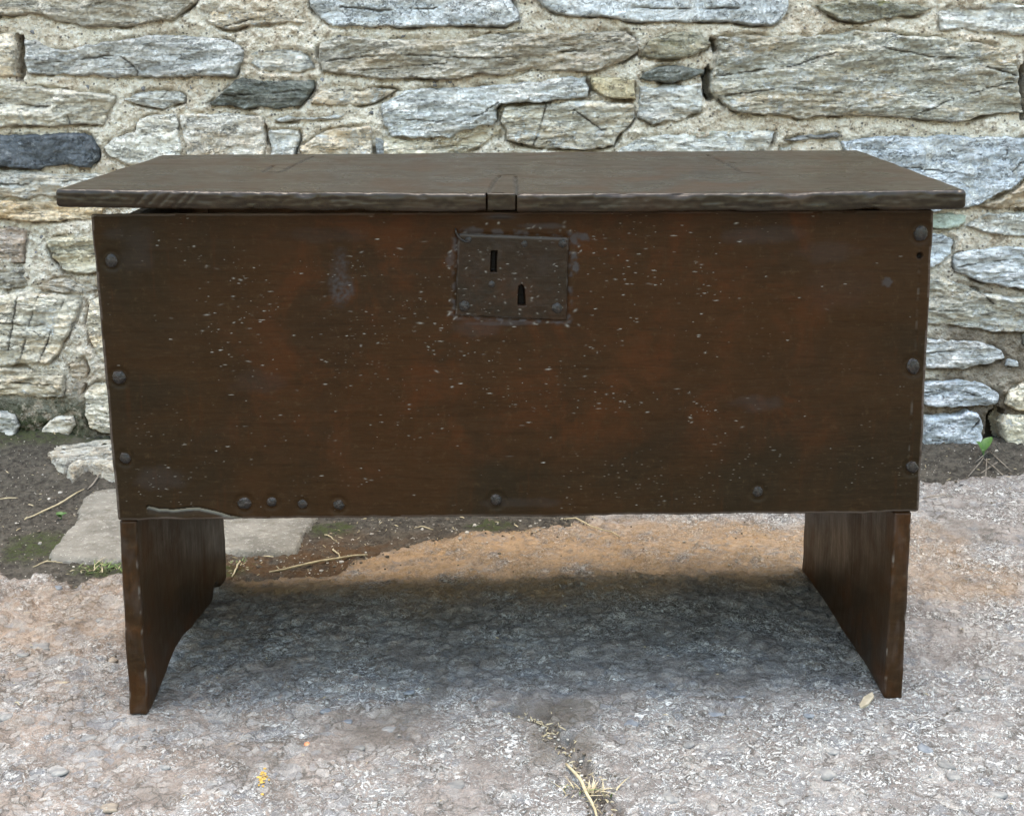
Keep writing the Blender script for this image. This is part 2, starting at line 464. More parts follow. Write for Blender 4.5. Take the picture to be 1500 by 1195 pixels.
def wood_material(name, cols, rough, grain_dir='x', fleck=1.0, worn=(0.16, 0.13, 0.115), spec=0.5, red_window=False, bumpd=0.0012, grain_amt=0.22):
    t = NT(name)
    p = t.coord('Object')
    sc = (2.2, 30, 30) if grain_dir == 'x' else (30, 30, 2.2)
    patch = t.noise(p, 5.5, 5, 0.62, 0.5)
    patch2 = t.noise(t.mapping(p, (1, 1, 1), off=(3, 5, 7)), 13, 7, 0.68, 0.5)
    grain = t.noise(t.mapping(p, sc), 3.0, 8, 0.68, 0.9)
    fgrain = t.noise(t.mapping(p, tuple(7 * a for a in sc)), 2.2, 4, 0.65)
    cross = t.noise(t.mapping(p, (70, 70, 6)), 1.6, 5, 0.7)
    dust = t.noise(p, 110, 6, 0.75)
    c = t.mix(t.step(patch, 0.36, 0.62), cols[0], cols[1])
    rf = t.step(patch2, 0.46, 0.66)
    if red_window:      # the middle of the board is worn down to redder wood
        sp = t.N.new('ShaderNodeSeparateXYZ'); t.L.new(p, sp.inputs[0])
        xw = t.add(t.math('ABSOLUTE', t.math('SUBTRACT', sp.outputs[0], 0.04)), t.mul(t.math('SUBTRACT', patch, 0.5), 0.25))
        zw = t.add(sp.outputs[2], t.mul(t.math('SUBTRACT', patch, 0.5), 0.2))
        rf = t.mul(t.mul(t.math('ADD', t.mul(rf, 0.75), 0.25), t.step(xw, 0.44, 0.26)), t.step(zw, 0.26, 0.36))
    c = t.mix(rf, c, cols[2])
    scr = t.noise(t.mapping(p, (60, 60, 420), (0, 0.45, 0)), 1.0, 3, 0.6)
    c = t.mix(t.mul(t.step(scr, 0.56, 0.74), 0.35), c, tuple(min(1, a * 1.8) for a in cols[3]))
    scr2 = t.noise(t.mapping(p, (50, 50, 380), (0, -0.5, 0)), 1.0, 3, 0.6)
    c = t.mix(t.mul(t.step(scr2, 0.58, 0.76), 0.25), c, tuple(min(1, a * 1.6) for a in cols[3]))
    c = t.mix(t.mul(t.step(grain, 0.48, 0.72), grain_amt), c, cols[3])
    c = t.mix(t.mul(t.step(grain, 0.5, 0.34), grain_amt), c, tuple(a * 0.55 for a in cols[0]))
    c = t.mix(t.mul(t.step(fgrain, 0.50, 0.3), 0.22), c, tuple(a * 0.35 for a in cols[0]))
    c = t.mix(t.mul(t.step(cross, 0.54, 0.72), 0.28), c, cols[2])
    c = t.mix(t.mul(t.step(dust, 0.54, 0.72), 0.34), c, tuple(min(1, a * 2.4) for a in cols[3]))
    c = t.mix(t.mul(t.step(dust, 0.45, 0.3), 0.3), c, tuple(a * 0.4 for a in cols[0]))
    # small worm holes and nicks, the glints in them painted as pale colour
    nk = t.voro(t.mapping(p, (90, 90, 300)), 1.0)
    on = t.mul(t.step(nk, 0.17, 0.08), t.step(t.noise(p, 9, 3, 0.6), 0.53, 0.63))
    c = t.mix(t.mul(on, 0.5 * fleck), c, (0.17, 0.14, 0.11))
    cl = t.attr('clus')
    wq = t.vmath('ADD', p, t.vmath('MULTIPLY', t.vmath('SUBTRACT', t.noise(p, 260, 3, 0.6, 0, 'Color'), (0.5, 0.5, 0.5)), (0.004, 0.0, 0.0016)))
    nick = None
    for (sx_, sz_, ry, th_, am) in ((150, 430, .06, .30, .55), (85, 330, -.10, .25, .8), (260, 520, .2, .30, .5), (38, 260, -.06, .16, .7)):
        m_ = t.mapping(wq, (sx_, 0, sz_), (0, ry, 0))
        d_ = t.voro(m_, 1.0); cc = t.N.new('ShaderNodeSeparateColor'); t.L.new(t.voro(m_, 1.0, 'Color'), cc.inputs[0])
        on_ = t.math('LESS_THAN', cc.outputs[0], t.mul(cl, 0.21))
        k_ = t.mul(t.mul(on_, t.step(d_, t.mul(th_, t.math('ADD', cc.outputs[1], 0.35)), 0.05)), t.mul(am, t.math('ADD', t.mul(cc.outputs[2], 1.1), 0.1)))
        nick = k_ if nick is None else t.math('MAXIMUM', nick, k_)
    c = t.mix(nick, c, (0.30, 0.275, 0.24))
    c = t.mix(t.attr('fleck'), c, (0.27, 0.25, 0.22))
    c = t.mix(t.mul(t.attr('edge'), t.step(grain, 0.35, 0.6, 0.35, 1.0)), c, worn)
    c = t.mix(t.attr('dark'), c, (0.006, 0.004, 0.003))
    c = t.mix(t.attr('bloom'), c, (0.042, 0.037, 0.037))
    h = t.add(t.add(t.mul(grain, 0.6), t.mul(fgrain, 0.22)), t.add(t.mul(patch2, 0.5), t.mul(dust, 0.12)))
    h = t.add(h, t.mul(on, -0.4 * fleck)); h = t.add(h, t.mul(nick, -1.2))
    r = t.add(t.step(patch2, 0.3, 0.7, rough - 0.07, rough + 0.10), t.mul(grain, 0.22))
    return t.out(c, r, t.bump(h, bumpd, 0.8), spec)

def plain(name, c1, c2, scale, rough, bumpd=0.0008, spec=0.4, tint=False):
    t = NT(name)
    p = t.coord('Object')
    n = t.noise(p, scale, 5, 0.65)
    c = t.mix(t.step(n, 0.35, 0.65), c1, c2)
    if tint:
        c = t.mix(1.0, c, t.info('Color'), 'MULTIPLY')
    return t.out(c, rough, t.bump(n, bumpd, 0.8), spec)

M_stone = stone_material()
M_mortar = mortar_material()
M_conc = concrete_material()
M_soil = soil_material()
M_slab = slab_material()
M_board = wood_material('oak_front', [(0.0165, 0.0102, 0.0050), (0.0255, 0.0122, 0.0047), (0.041, 0.0142, 0.0045), (0.026, 0.0165, 0.0080)], 0.30, spec=0.075, red_window=True, bumpd=0.0007)
M_lid = wood_material('oak_lid', [(0.0115, 0.0072, 0.0029), (0.0155, 0.0088, 0.0034), (0.023, 0.0105, 0.0033), (0.020, 0.0130, 0.0058)], 0.20, fleck=0.15, spec=0.26, grain_amt=0.6, bumpd=0.0005, worn=(0.018, 0.0125, 0.0105))
M_leg = wood_material('oak_end', [(0.0165, 0.0095, 0.0048), (0.028, 0.0135, 0.0052), (0.042, 0.0165, 0.0048), (0.028, 0.0175, 0.0085)], 0.26, 'z', fleck=0.2, worn=(0.050, 0.038, 0.033), spec=0.13)
M_iron = plain('hammered_iron', (0.009, 0.008, 0.0078), (0.025, 0.018, 0.015), 190, 0.36, 0.0012, 0.3)
M_straw = plain('dry_straw', (0.26, 0.21, 0.125), (0.40, 0.34, 0.225), 60, 0.7)
M_twig = plain('dark_twig', (0.10, 0.085, 0.07), (0.20, 0.17, 0.14), 60, 0.8)
M_leaf = plain('green_leaf', (0.028, 0.075, 0.014), (0.06, 0.125, 0.026), 50, 0.55)
M_grass = plain('grass_blade', (0.05, 0.10, 0.02), (0.12, 0.17, 0.045), 40, 0.6)
M_chip = plain('aggregate', (0.62, 0.62, 0.64), (1.0, 0.98, 0.95), 95, 0.78, 0.0018, 0.35, True)
M_brick = plain('orange_brick', (0.42, 0.15, 0.07), (0.55, 0.24, 0.13), 120, 0.85)
M_lichen = plain('yellow_lichen', (0.26, 0.15, 0.025), (0.42, 0.28, 0.07), 200, 0.9)
M_woodchip = plain('pale_wood', (0.26, 0.215, 0.15), (0.38, 0.32, 0.24), 70, 0.8)

# ------------------------------------------------------------------ the stone wall
wall = link('stone_wall', None)
wall.location = (0, WALL_Y, 0)
wall['label'] = 'rubble wall of grey schist stones in cream lime mortar behind the wooden chest'
wall['category'] = 'wall'

# colours of the stones (linear albedo)
GB = (0.27, 0.245, 0.205); CR = (0.47, 0.41, 0.33); BG = (0.335, 0.35, 0.365); WG = (0.42, 0.41, 0.385)
DG = (0.085, 0.09, 0.08); SL = (0.062, 0.07, 0.082); OL = (0.20, 0.19, 0.145); TN = (0.38, 0.30, 0.215); PK = (0.40, 0.32, 0.27)
# points in the photo's pixels, colour, lichen, ochre, bedding angle, layered amount, how far proud (m), yellow
ST = [
 ([(-45,-30),(290,-14),(289,5),(268,22),(255,30),(215,38),(180,41),(140,42),(110,36),(85,32),(62,22),(45,20),(20,24),(-45,28)], GB,.25,.25,.05,1.0,.030,.2),
 ([(297,12),(318,8),(345,14),(365,18),(400,14),(430,22),(452,30),(450,38),(420,35),(385,38),(360,40),(345,46),(330,44),(310,36),(299,28)], CR,.75,.5,.1,.8,.012,0),
 ([(452,-30),(456,12),(463,22),(472,30),(490,41),(530,41),(560,39),(600,42),(640,39),(690,39),(740,40),(764,32),(758,12),(750,0),(742,-30)], BG,.62,.15,0,.25,.028,0),
 ([(776,-30),(785,0),(797,12),(815,22),(850,26),(880,24),(905,29),(930,34),(965,34),(1000,33),(1060,33),(1100,38),(1130,40),(1150,26),(1156,10),(1150,-30)], BG,.66,.1,0,.3,.026,.1),
 ([(1186,7),(1212,3),(1235,-3),(1300,2),(1372,11),(1345,24),(1300,29),(1250,34),(1228,30),(1200,17)], OL,.55,.3,.1,1.2,.024,.7),
 ([(1372,18),(1390,9),(1410,4),(1450,2),(1545,14),(1545,56),(1490,52),(1440,49),(1400,44),(1374,46)], WG,.6,.2,.15,1.1,.02,.2),
 ([(-45,46),(0,50),(24,46),(26,80),(26,112),(-45,114)], CR,.55,.3,0,.7,.03,0),
 ([(37,57),(56,57),(70,66),(88,73),(105,72),(135,64),(150,62),(180,59),(210,53),(235,50),(265,52),(300,53),(330,57),(353,64),(358,75),(358,90),(350,105),(345,113),(300,113),(240,115),(200,113),(160,114),(120,111),(80,111),(45,108),(39,90)], (0.29,.29,.285),.42,.15,-.08,.8,.032,.1),
 ([(363,80),(375,74),(410,70),(440,72),(452,80),(466,100),(440,107),(410,105),(380,104),(367,94)], WG,.7,.25,.0,.9,.016,0),
 ([(466,60),(490,54),(520,53),(560,57),(600,56),(650,58),(690,56),(720,50),(760,48),(800,48),(850,46),(885,45),(918,44),(930,56),(936,76),(915,90),(880,104),(845,106),(800,107),(780,102),(755,110),(720,112),(700,108),(670,117),(640,118),(610,116),(580,118),(545,117),(530,113),(500,110),(474,107),(466,90)], (0.30,.275,.235),.34,.35,-.09,1.25,.03,.45),
 ([(936,84),(943,66),(952,54),(985,47),(1010,48),(1030,52),(1043,64),(1030,76),(1008,85),(985,89),(955,88)], OL,.25,.3,.1,.7,.022,.2),
 ([(934,116),(945,104),(965,98),(1000,95),(1034,101),(1032,110),(1010,118),(985,122),(955,121)], DG,.4,.1,0,.9,.026,0),
 ([(935,126),(960,128),(985,124),(1027,121),(1029,150),(1026,164),(1000,177),(980,179),(955,184),(944,177),(933,172)], WG,.72,.2,.1,1.0,.022,0),
 ([(1048,54),(1090,50),(1130,52),(1190,52),(1230,48),(1250,44),(1290,46),(1330,52),(1365,54),(1400,58),(1450,65),(1482,72),(1487,100),(1490,125),(1494,165),(1470,166),(1440,171),(1400,180),(1370,178),(1320,172),(1280,170),(1240,171),(1200,170),(1175,175),(1150,170),(1120,168),(1085,168),(1068,160),(1048,146),(1040,135),(1038,115),(1046,90),(1052,72)], (0.32,.305,.26),.66,.4,-.06,1.25,.038,.55),
 ([(1497,70),(1545,70),(1545,168),(1500,168)], GB,.4,.3,0,1,.02,.2),
 ([(-45,120),(20,122),(60,127),(110,132),(175,138),(170,150),(160,172),(154,184),(120,182),(80,185),(40,184),(0,188),(-45,188)], (0.40,.37,.315),.45,.35,0,1.1,.032,0),
 ([(180,146),(200,136),(230,132),(262,131),(273,140),(272,150),(255,156),(238,160),(215,156),(198,152)], WG,.65,.2,.05,.9,.018,0),
 ([(306,152),(318,143),(332,132),(345,118),(357,112),(380,115),(400,117),(430,117),(465,115),(460,132),(452,143),(440,157),(425,159),(410,161),(390,158),(360,160),(335,156),(315,155)], DG,.16,.05,.12,.9,.03,0),
 ([(456,152),(462,138),(475,129),(500,126),(525,128),(550,128),(570,130),(581,132),(566,142),(550,152),(530,155),(510,156),(485,155),(468,153)], CR,.8,.3,0,.9,.02,0),
 ([(394,176),(412,171),(430,168),(450,170),(470,170),(490,168),(512,168),(495,175),(470,176),(440,178),(415,180)], WG,.8,.1,.1,1,.014,0),
 ([(153,214),(168,201),(200,190),(204,172),(230,167),(260,166),(264,180),(263,198),(270,220),(268,240),(220,242),(185,242),(160,228)], (.44,.42,.38),.5,.2,0,.7,.026,0),
 ([(263,166),(290,167),(330,165),(360,167),(388,169),(391,190),(391,215),(384,242),(330,242),(278,240),(272,215),(267,196)], (.43,.40,.36),.45,.5,0,.7,.026,0),
 ([(394,191),(415,189),(440,191),(442,202),(436,212),(433,242),(397,242)], WG,.75,.15,0,.9,.022,0),
 ([(441,214),(455,206),(480,190),(505,186),(545,182),(546,210),(545,245),(450,245),(442,225)], CR,.65,.3,.1,.9,.024,0),
 ([(548,196),(560,200),(568,212),(568,244),(549,244)], BG,.6,0,0,.8,.014,0),
 ([(558,152),(575,140),(595,132),(640,128),(680,127),(720,125),(760,121),(790,119),(825,112),(858,111),(864,128),(862,142),(830,146),(800,149),(760,151),(735,152),(728,160),(730,176),(722,184),(700,186),(680,192),(660,202),(610,203),(575,200),(562,185)], (.42,.43,.43),.82,.1,-.12,.9,.036,.05),
 ([(560,196),(610,206),(660,204),(690,190),(725,187),(740,186),(734,200),(715,208),(698,218),(670,230),(655,250),(565,250)], (.42,.38,.30),.5,.55,-.12,1.2,.028,.3),
 ([(738,156),(770,153),(800,152),(865,145),(895,150),(930,150),(931,172),(920,186),(912,195),(898,212),(870,220),(840,218),(800,219),(770,214),(742,205),(742,190),(733,178)], (.44,.41,.35),.68,.3,-.1,1.1,.028,.3),
 ([(864,112),(890,111),(912,114),(930,115),(931,146),(905,147),(885,143),(868,132)], (.36,.31,.21),.15,.5,0,.4,.03,.3),
 ([(900,222),(915,212),(940,200),(1000,193),(1040,191),(1080,190),(1136,191),(1131,208),(1118,240),(900,240)], (.42,.42,.40),.75,.2,0,.7,.018,.4),
 ([(1148,205),(1165,199),(1185,195),(1227,196),(1226,202),(1200,204),(1165,208)], (.20,.2,.2),.3,.1,.1,.8,.022,0),
 ([(1141,214),(1160,212),(1165,222),(1150,240),(1138,240)], WG,.5,0,0,.7,.012,0),
 ([(1228,207),(1260,201),(1300,198),(1340,199),(1380,196),(1430,200),(1545,200),(1545,240),(1505,252),(1478,276),(1455,286),(1430,300),(1400,306),(1330,310),(1250,300),(1238,240)], (.33,.36,.40),.78,.05,0,.55,.036,.05),
 ([(1415,304),(1440,294),(1462,287),(1485,272),(1508,255),(1545,248),(1545,300),(1500,304),(1465,307),(1440,303)], (.34,.28,.21),.4,.45,-.25,1.3,.03,.1),
 ([(-45,195),(0,195),(30,198),(60,196),(100,193),(125,194),(136,198),(146,210),(148,220),(146,233),(135,247),(118,246),(105,243),(80,245),(55,249),(30,246),(-45,246)], SL,.15,0,0,.25,.038,0),
 ([(-45,249),(20,247),(60,251),(100,253),(150,252),(180,252),(175,278),(130,284),(85,289),(60,286),(40,292),(15,288),(-45,289)], (.46,.43,.39),.72,.3,.05,1.0,.026,0),
 ([(-45,293),(15,291),(50,293),(90,290),(150,286),(165,300),(140,321),(100,323),(40,325),(10,319),(-45,320)], (.48,.38,.26),.35,.6,0,1.1,.022,0),
 ([(-45,330),(15,328),(43,333),(42,350),(38,366),(36,384),(10,386),(-45,385)], PK,.5,.4,0,1.0,.026,0),
 ([(-45,390),(10,389),(36,390),(44,405),(46,420),(10,424),(-45,425)], GB,.45,.3,0,1.0,.014,0),
 ([(70,350),(88,345),(112,344),(165,339),(165,400),(135,401),(115,400),(95,396),(78,378),(72,362)], (.40,.37,.29),.4,.3,0,1.2,.024,.15),
 ([(48,418),(75,408),(100,406),(125,413),(150,422),(130,430),(105,429),(80,430)], (.42,.37,.31),.5,.3,.2,1.0,.014,0),
 ([(-45,430),(20,427),(60,426),(95,429),(121,433),(122,448),(112,470),(104,490),(92,512),(76,532),(40,533),(0,536),(-45,532)], (.43,.39,.32),.55,.4,0,.8,.03,0),
 ([(130,438),(150,428),(175,440),(175,528),(146,530),(136,505),(127,475)], (.50,.44,.35),.55,.4,0,.8,.018,0),
 ([(-45,536),(10,535),(50,539),(75,543),(98,546),(97,562),(98,580),(65,581),(40,580),(0,577),(-45,579)], (.42,.365,.285),.42,.35,0,1.1,.034,0),
 ([(104,532),(125,523),(131,540),(128,560),(117,582),(104,574)], (.40,.33,.26),.3,.4,0,.9,.012,0),
 ([(-45,600),(10,600),(26,603),(32,622),(20,640),(-45,655)], (.36,.35,.33),.5,.2,0,.8,.03,0),
 ([(64,625),(75,613),(88,606),(110,605),(115,622),(106,640),(85,648),(64,644)], (.45,.41,.35),.55,.3,0,.8,.024,0),
 ([(125,572),(140,560),(175,556),(175,632),(150,634),(132,625),(124,606)], (.44,.40,.33),.5,.2,.2,.9,.02,0),
 ([(1352,312),(1390,311),(1415,313),(1414,324),(1401,334),(1352,333)], (.22,.25,.21),.3,.1,0,.6,.026,.1),
 ([(1414,330),(1425,321),(1442,311),(1480,309),(1545,308),(1545,345),(1490,346),(1460,345),(1435,337)], (.40,.39,.36),.62,.2,.2,1.2,.026,0),
 ([(1352,340),(1380,341),(1398,350),(1392,372),(1375,386),(1352,394)], (.36,.38,.40),.6,.05,0,.8,.016,0),
 ([(1392,384),(1397,371),(1420,364),(1460,360),(1545,357),(1545,422),(1500,423),(1470,419),(1440,414),(1415,406),(1398,397)], (.40,.41,.42),.62,.1,.06,1.2,.034,0),
 ([(1352,396),(1380,402),(1410,414),(1440,427),(1480,432),(1545,432),(1545,482),(1500,484),(1460,485),(1430,481),(1400,478),(1352,474)], (.38,.36,.31),.66,.3,.12,1.3,.028,.25),
 ([(1348,494),(1380,495),(1430,499),(1455,505),(1466,514),(1472,523),(1455,528),(1440,533),(1405,540),(1348,538)], (.42,.42,.42),.78,.1,.03,1.1,.034,0),
 ([(1471,522),(1490,526),(1488,536),(1470,533)], BG,.5,0,0,.4,.03,0),
 ([(1348,556),(1380,556),(1400,553),(1425,557),(1446,564),(1460,574),(1459,590),(1440,594),(1400,594),(1348,590)], (.39,.41,.44),.72,.05,.08,1.1,.038,0),
 ([(1346,603),(1375,605),(1400,606),(1412,600),(1428,602),(1438,618),(1436,640),(1425,653),(1405,661),(1375,663),(1346,659)], (.34,.365,.40),.6,.05,0,.6,.05,0),
 ([(1474,570),(1490,558),(1520,552),(1545,552),(1545,600),(1500,602),(1480,598),(1468,590)], (.52,.46,.36),.5,.2,0,.4,.036,.1),
 ([(1462,618),(1470,606),(1500,604),(1545,603),(1545,668),(1500,664),(1478,656),(1466,644)], (.50,.45,.35),.55,.2,0,.4,.04,.2),
 ([(1496,490),(1545,486),(1545,514),(1510,513),(1498,504)], WG,.5,0,0,.8,.02,0),
]
HOLES = [([(26,50),(37,52),(38,112),(36,118),(27,118)], .07),
         ([(1028,108),(1036,96),(1043,104),(1043,122),(1048,146),(1036,148),(1029,140)], .08),
         ([(1039,56),(1047,58),(1052,74),(1044,80)], .05),
         ([(1444,600),(1458,594),(1470,600),(1464,622),(1468,655),(1448,660),(1440,640)], .07),
         ([(1492,96),(1500,96),(1501,176),(1493,176)], .06),
         ([(555,128),(580,128),(590,132),(565,142)], .03)]
traced = [([on_wall(*q) for q in s[0]],) + s[1:] for s in ST]

# stones the chest hides, and those beyond the frame, laid in rough courses
fill = []
def clash(P):
    xs = [q[0] for q in P]; zs = [q[1] for q in P]
    bx = (min(xs), max(xs), min(zs), max(zs))
    for s in traced:
        Q = s[0]
        qx = [q[0] for q in Q]; qz = [q[1] for q in Q]
        if bx[0] < max(qx) - .004 and bx[1] > min(qx) + .004 and bx[2] < max(qz) - .002 and bx[3] > min(qz) + .002:
            return True
    return False
z = 0.01
while z < 2.25:
    hh = rnd.uniform(0.045, 0.10)
    x = -2.6 + rnd.uniform(-.1, .1)
    while x < 2.6:
        w_ = rnd.uniform(0.10, 0.36)
        P = []
        n = 14
        for k in range(n):
            a = 6.2832 * k / n
            ca, sa = math.cos(a), math.sin(a)
            px = x + w_ / 2 + w_ * .47 * math.copysign(abs(ca) ** .45, ca) + rnd.uniform(-.008, .008)
            pz = z + hh / 2 + hh * .44 * math.copysign(abs(sa) ** .5, sa) + rnd.uniform(-.005, .005)
            P.append((px, pz))
        if not clash(P):
            cc = rnd.choice([GB, CR, BG, WG, OL, TN, GB, WG])
            k = rnd.uniform(.85, 1.1)
            fill.append((P, tuple(c * k for c in cc), rnd.uniform(.3, .75), rnd.uniform(.1, .4), rnd.uniform(-.1, .12), rnd.uniform(.6, 1.2), rnd.uniform(.015, .035), .1))
        x += w_ + rnd.uniform(.012, .03)
    z += hh + rnd.uniform(.008, .022)

SPLITS = [[on_wall(*q) for q in L_] for L_ in [
 [(62,428),(48,470),(38,505),(30,536)], [(98,436),(80,480),(66,515),(60,536)], [(30,432),(22,480),(16,512)], [(0,470),(50,476),(118,470)],
 [(172,80),(196,92),(205,104),(203,118)], [(40,95),(100,90),(172,80),(230,76)],
 [(466,90),(530,84),(600,80),(660,84),(720,86),(800,76),(870,74),(935,62)], [(520,104),(600,98),(655,92)], [(800,62),(825,78)],
 [(1195,84),(1230,74),(1290,70),(1340,80),(1400,86),(1450,100),(1490,112)], [(1045,112),(1100,104),(1160,96),(1195,84)], [(1330,170),(1380,150),(1440,130),(1490,118)], [(1060,140),(1150,128),(1230,136)],
 [(1478,250),(1490,238),(1502,232)], [(1468,212),(1470,226)], [(1240,250),(1330,244),(1420,256)],
 [(1390,400),(1420,418),(1452,442)], [(1352,450),(1420,456),(1500,462)], [(1398,388),(1450,380),(1545,384)],
 [(1348,515),(1400,512),(1450,520)], [(1348,572),(1400,568),(1440,580)], [(1360,640),(1410,632),(1430,610)],
 [(730,150),(700,170),(640,178),(580,172)], [(800,152),(790,190),(780,215)], [(840,160),(880,190),(920,186)],
 [(-20,555),(50,560),(98,558)], [(0,268),(60,270),(120,262)], [(75,370),(120,374),(165,366)], [(320,140),(380,138),(440,132)], [(330,40),(380,26),(440,30)],
 [(500,10),(560,16),(640,12)], [(900,10),(980,14),(1080,12)], [(-20,150),(60,156),(150,158)], [(95,128),(100,160),(108,186)]]]
def stone_mesh(P, tilt, lay, proud, step, seed):
    P = np.array(P)
    m = 0.014
    x0, z0 = P.min(0) - m; x1, z1 = P.max(0) + m
    nx = int((x1 - x0) / step) + 2; nz = int((z1 - z0) / step) + 2
    X, Z = np.meshgrid(np.linspace(x0, x1, nx), np.linspace(z0, z1, nz), indexing='ij')
    sd = poly_sd(X, Z, P)
    sd = sd + .0012 + 0.0050 * fbm(X * 34, Z * 34, 4, seed) + 0.0012 * fbm(X * 170, Z * 170, 3, seed + 5)
    # bedding layers that die out along their length, and spalled plates with sharp scarps
    Zt = Z + math.tan(tilt) * X
    q = (Zt + 0.022 * fbm(X * 6, Zt * 9, 3, seed + 1) + 0.004 * fbm(X * 40, Zt * 40, 2, seed + 4)) / 0.014
    fl = np.floor(q); fr = q - fl
    def lay_h(k):
        return (hsh(k, k * 0 + seed, 3) - .5) + 1.3 * perlin(X * 9 + k * 3.7, k * 1.31, seed + 2)
    w0 = sstep(0.86, 1.0, fr)
    L = (lay_h(fl) * (1 - w0) + lay_h(fl + 1) * w0) * sstep(-.15, .25, fbm(X * 7, Zt * 20, 2, seed + 12))
    def plates(n, k):
        a_ = n * k; f_ = np.floor(a_)
        return (f_ + sstep(.80, 1.0, a_ - f_)) / k
    li_ = 1 - min(lay, 1)
    n1 = fbm_axis(X * (8 + 7 * li_), Zt * (26 - 9 * li_), 5, seed + 3, .55)
    n2 = fbm_axis(X * 26 + 3, Zt * 70, 4, seed + 13, .6)
    big = fbm(X * 8, Z * 12, 3, seed + 23)
    h = proud * .55 + .004 + 0.0022 * lay * L + 0.006 * big
    h += max(lay, .45) * (0.0150 * plates(n1, 5.0) + 0.0058 * plates(n2, 4.0)) + .004 * n1
    h += 0.0016 * fbm_axis(X * 60, Zt * 150, 4, seed + 6) * lay + 0.0020 * fbm(X * 90, Z * 90, 4, seed + 7, .6)
    ck = np.zeros(X.shape)
    for L_ in SPLITS:
        A_ = np.array(L_)
        if A_[:, 0].max() < x0 or A_[:, 0].min() > x1 or A_[:, 1].max() < z0 or A_[:, 1].min() > z1: continue
        d_ = line_d(X, Z + .0035 * fbm(X * 45, Z * 45, 3, seed + 30), L_)
        w_ = .0012 + .0022 * np.clip(fbm(X * 30, Z * 30, 2, seed + 31) + .3, 0, 1)
        g_ = sstep(w_, w_ * .25, d_) * sstep(-.25, .1, fbm(X * 18, Z * 18, 2, seed + 32))
        ck = np.maximum(ck, g_)
    h -= .0055 * ck
    # broken arris
    ew = 0.0055 + 0.005 * (fbm(X * 16, Z * 16, 2, seed + 8))
    rise = 1 - (1 - np.clip(sd / ew, 0, 1)) ** 2.6
    h = h * rise - 0.026 * (1 - rise) * (sd < ew)
    h = np.where(sd < 0, -0.026 + sd * 2, h)
    keep = sd > -0.004
    co = np.stack([X, -h, Z], -1).reshape(-1, 3)
    qd = grid_quads(nx, nz, keep)
    co, qd, at_ = compact(co, qd, {'crack': ck.ravel()})
    return make_mesh('stone', co, qd, [M_stone], at_)

allst = []
for i, s in enumerate(traced + fill):
    vis = i < len(traced)
    P, col, white, warm, tilt, lay, proud, yel = s
    me = stone_mesh(P, tilt, lay, proud, 0.0022 if vis else 0.008, 100 + i * 13)
    o = link('stone', me, wall)
    o.color = (*col, 1)
    o['white'] = float(white); o['warm'] = float(warm); o['tilt'] = float(tilt); o['lay'] = float(lay); o['yellow'] = float(yel)
    allst.append(P)

# the mortar: one rough sheet between and behind the stones
def dense(lo, hi, step, far):
    a = np.arange(lo, hi + step * .5, step)
    l = []; x = a[0]; d = step
    while x > -far:
        d *= 1.25; x -= d; l.append(x)
    r = []; x = a[-1]; d = step
    while x < far:
        d *= 1.25; x += d; r.append(x)
    return np.concatenate([l[::-1], a, r])
xs = dense(-1.02, 1.02, 0.0032, 2.75)
a = np.arange(-0.05, 0.86, 0.0032)
up = []; zz = a[-1]; dd = .0032
while zz < 2.3:
    dd = min(dd * 1.25, .05); zz += dd; up.append(zz)
zs = np.concatenate([[-0.3], a, up])
X, Z = np.meshgrid(xs, zs, indexing='ij')
usd = np.full(X.shape, -1.0)
below = np.zeros(X.shape)
for P in allst:
    A = np.array(P)
    lo = A.min(0) - .03; hi = A.max(0) + .03
    i0, i1 = np.searchsorted(xs, [lo[0], hi[0]]); j0, j1 = np.searchsorted(zs, [lo[1], hi[1]])
    if i1 <= i0 or j1 <= j0: continue
    sx_ = X[i0:i1, j0:j1]; sz_ = Z[i0:i1, j0:j1]
    s_ = poly_sd(sx_, sz_, P)
    usd[i0:i1, j0:j1] = np.maximum(usd[i0:i1, j0:j1], s_)
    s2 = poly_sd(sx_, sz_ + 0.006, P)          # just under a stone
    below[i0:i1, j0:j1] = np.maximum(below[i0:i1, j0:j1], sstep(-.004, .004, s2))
f1, f2, cid = voro(X * 70, Z * 70, 5)
hm = 0.0095 + 0.009 * fbm(X * 14, Z * 18, 4, 71) + 0.006 * fbm(X * 70, Z * 70, 4, 72)
hm += np.where(cid > .6, .004, .0) * sstep(.55, .25, f1)
f1, f2, cid = voro(X * 150, Z * 150, 9)
hm += 0.0022 * sstep(.6, .2, f1) * (cid > .4)
gr = sstep(-.0055, -.0005, usd) * (0.22 + 0.78 * sstep(-.05, .3, fbm(X * 16, Z * 16, 3, 73)))
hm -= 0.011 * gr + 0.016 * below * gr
dirt_shade = 0.4 * gr * sstep(-.1, .3, fbm(X * 25, Z * 25, 3, 75)) + .5 * below * gr  # joints and undersides coloured darker to paint the stones' shadow lines
for P, dep in HOLES:
    s_ = poly_sd(X, Z, [on_wall(*q) for q in P]) + .003 * fbm(X * 60, Z * 60, 3, 76)
    k = sstep(-.002, .006, s_)
    hm = hm * (1 - k) - dep * k
    dirt_shade = np.maximum(dirt_shade, k * .9)  # open joints coloured dark for the shade inside
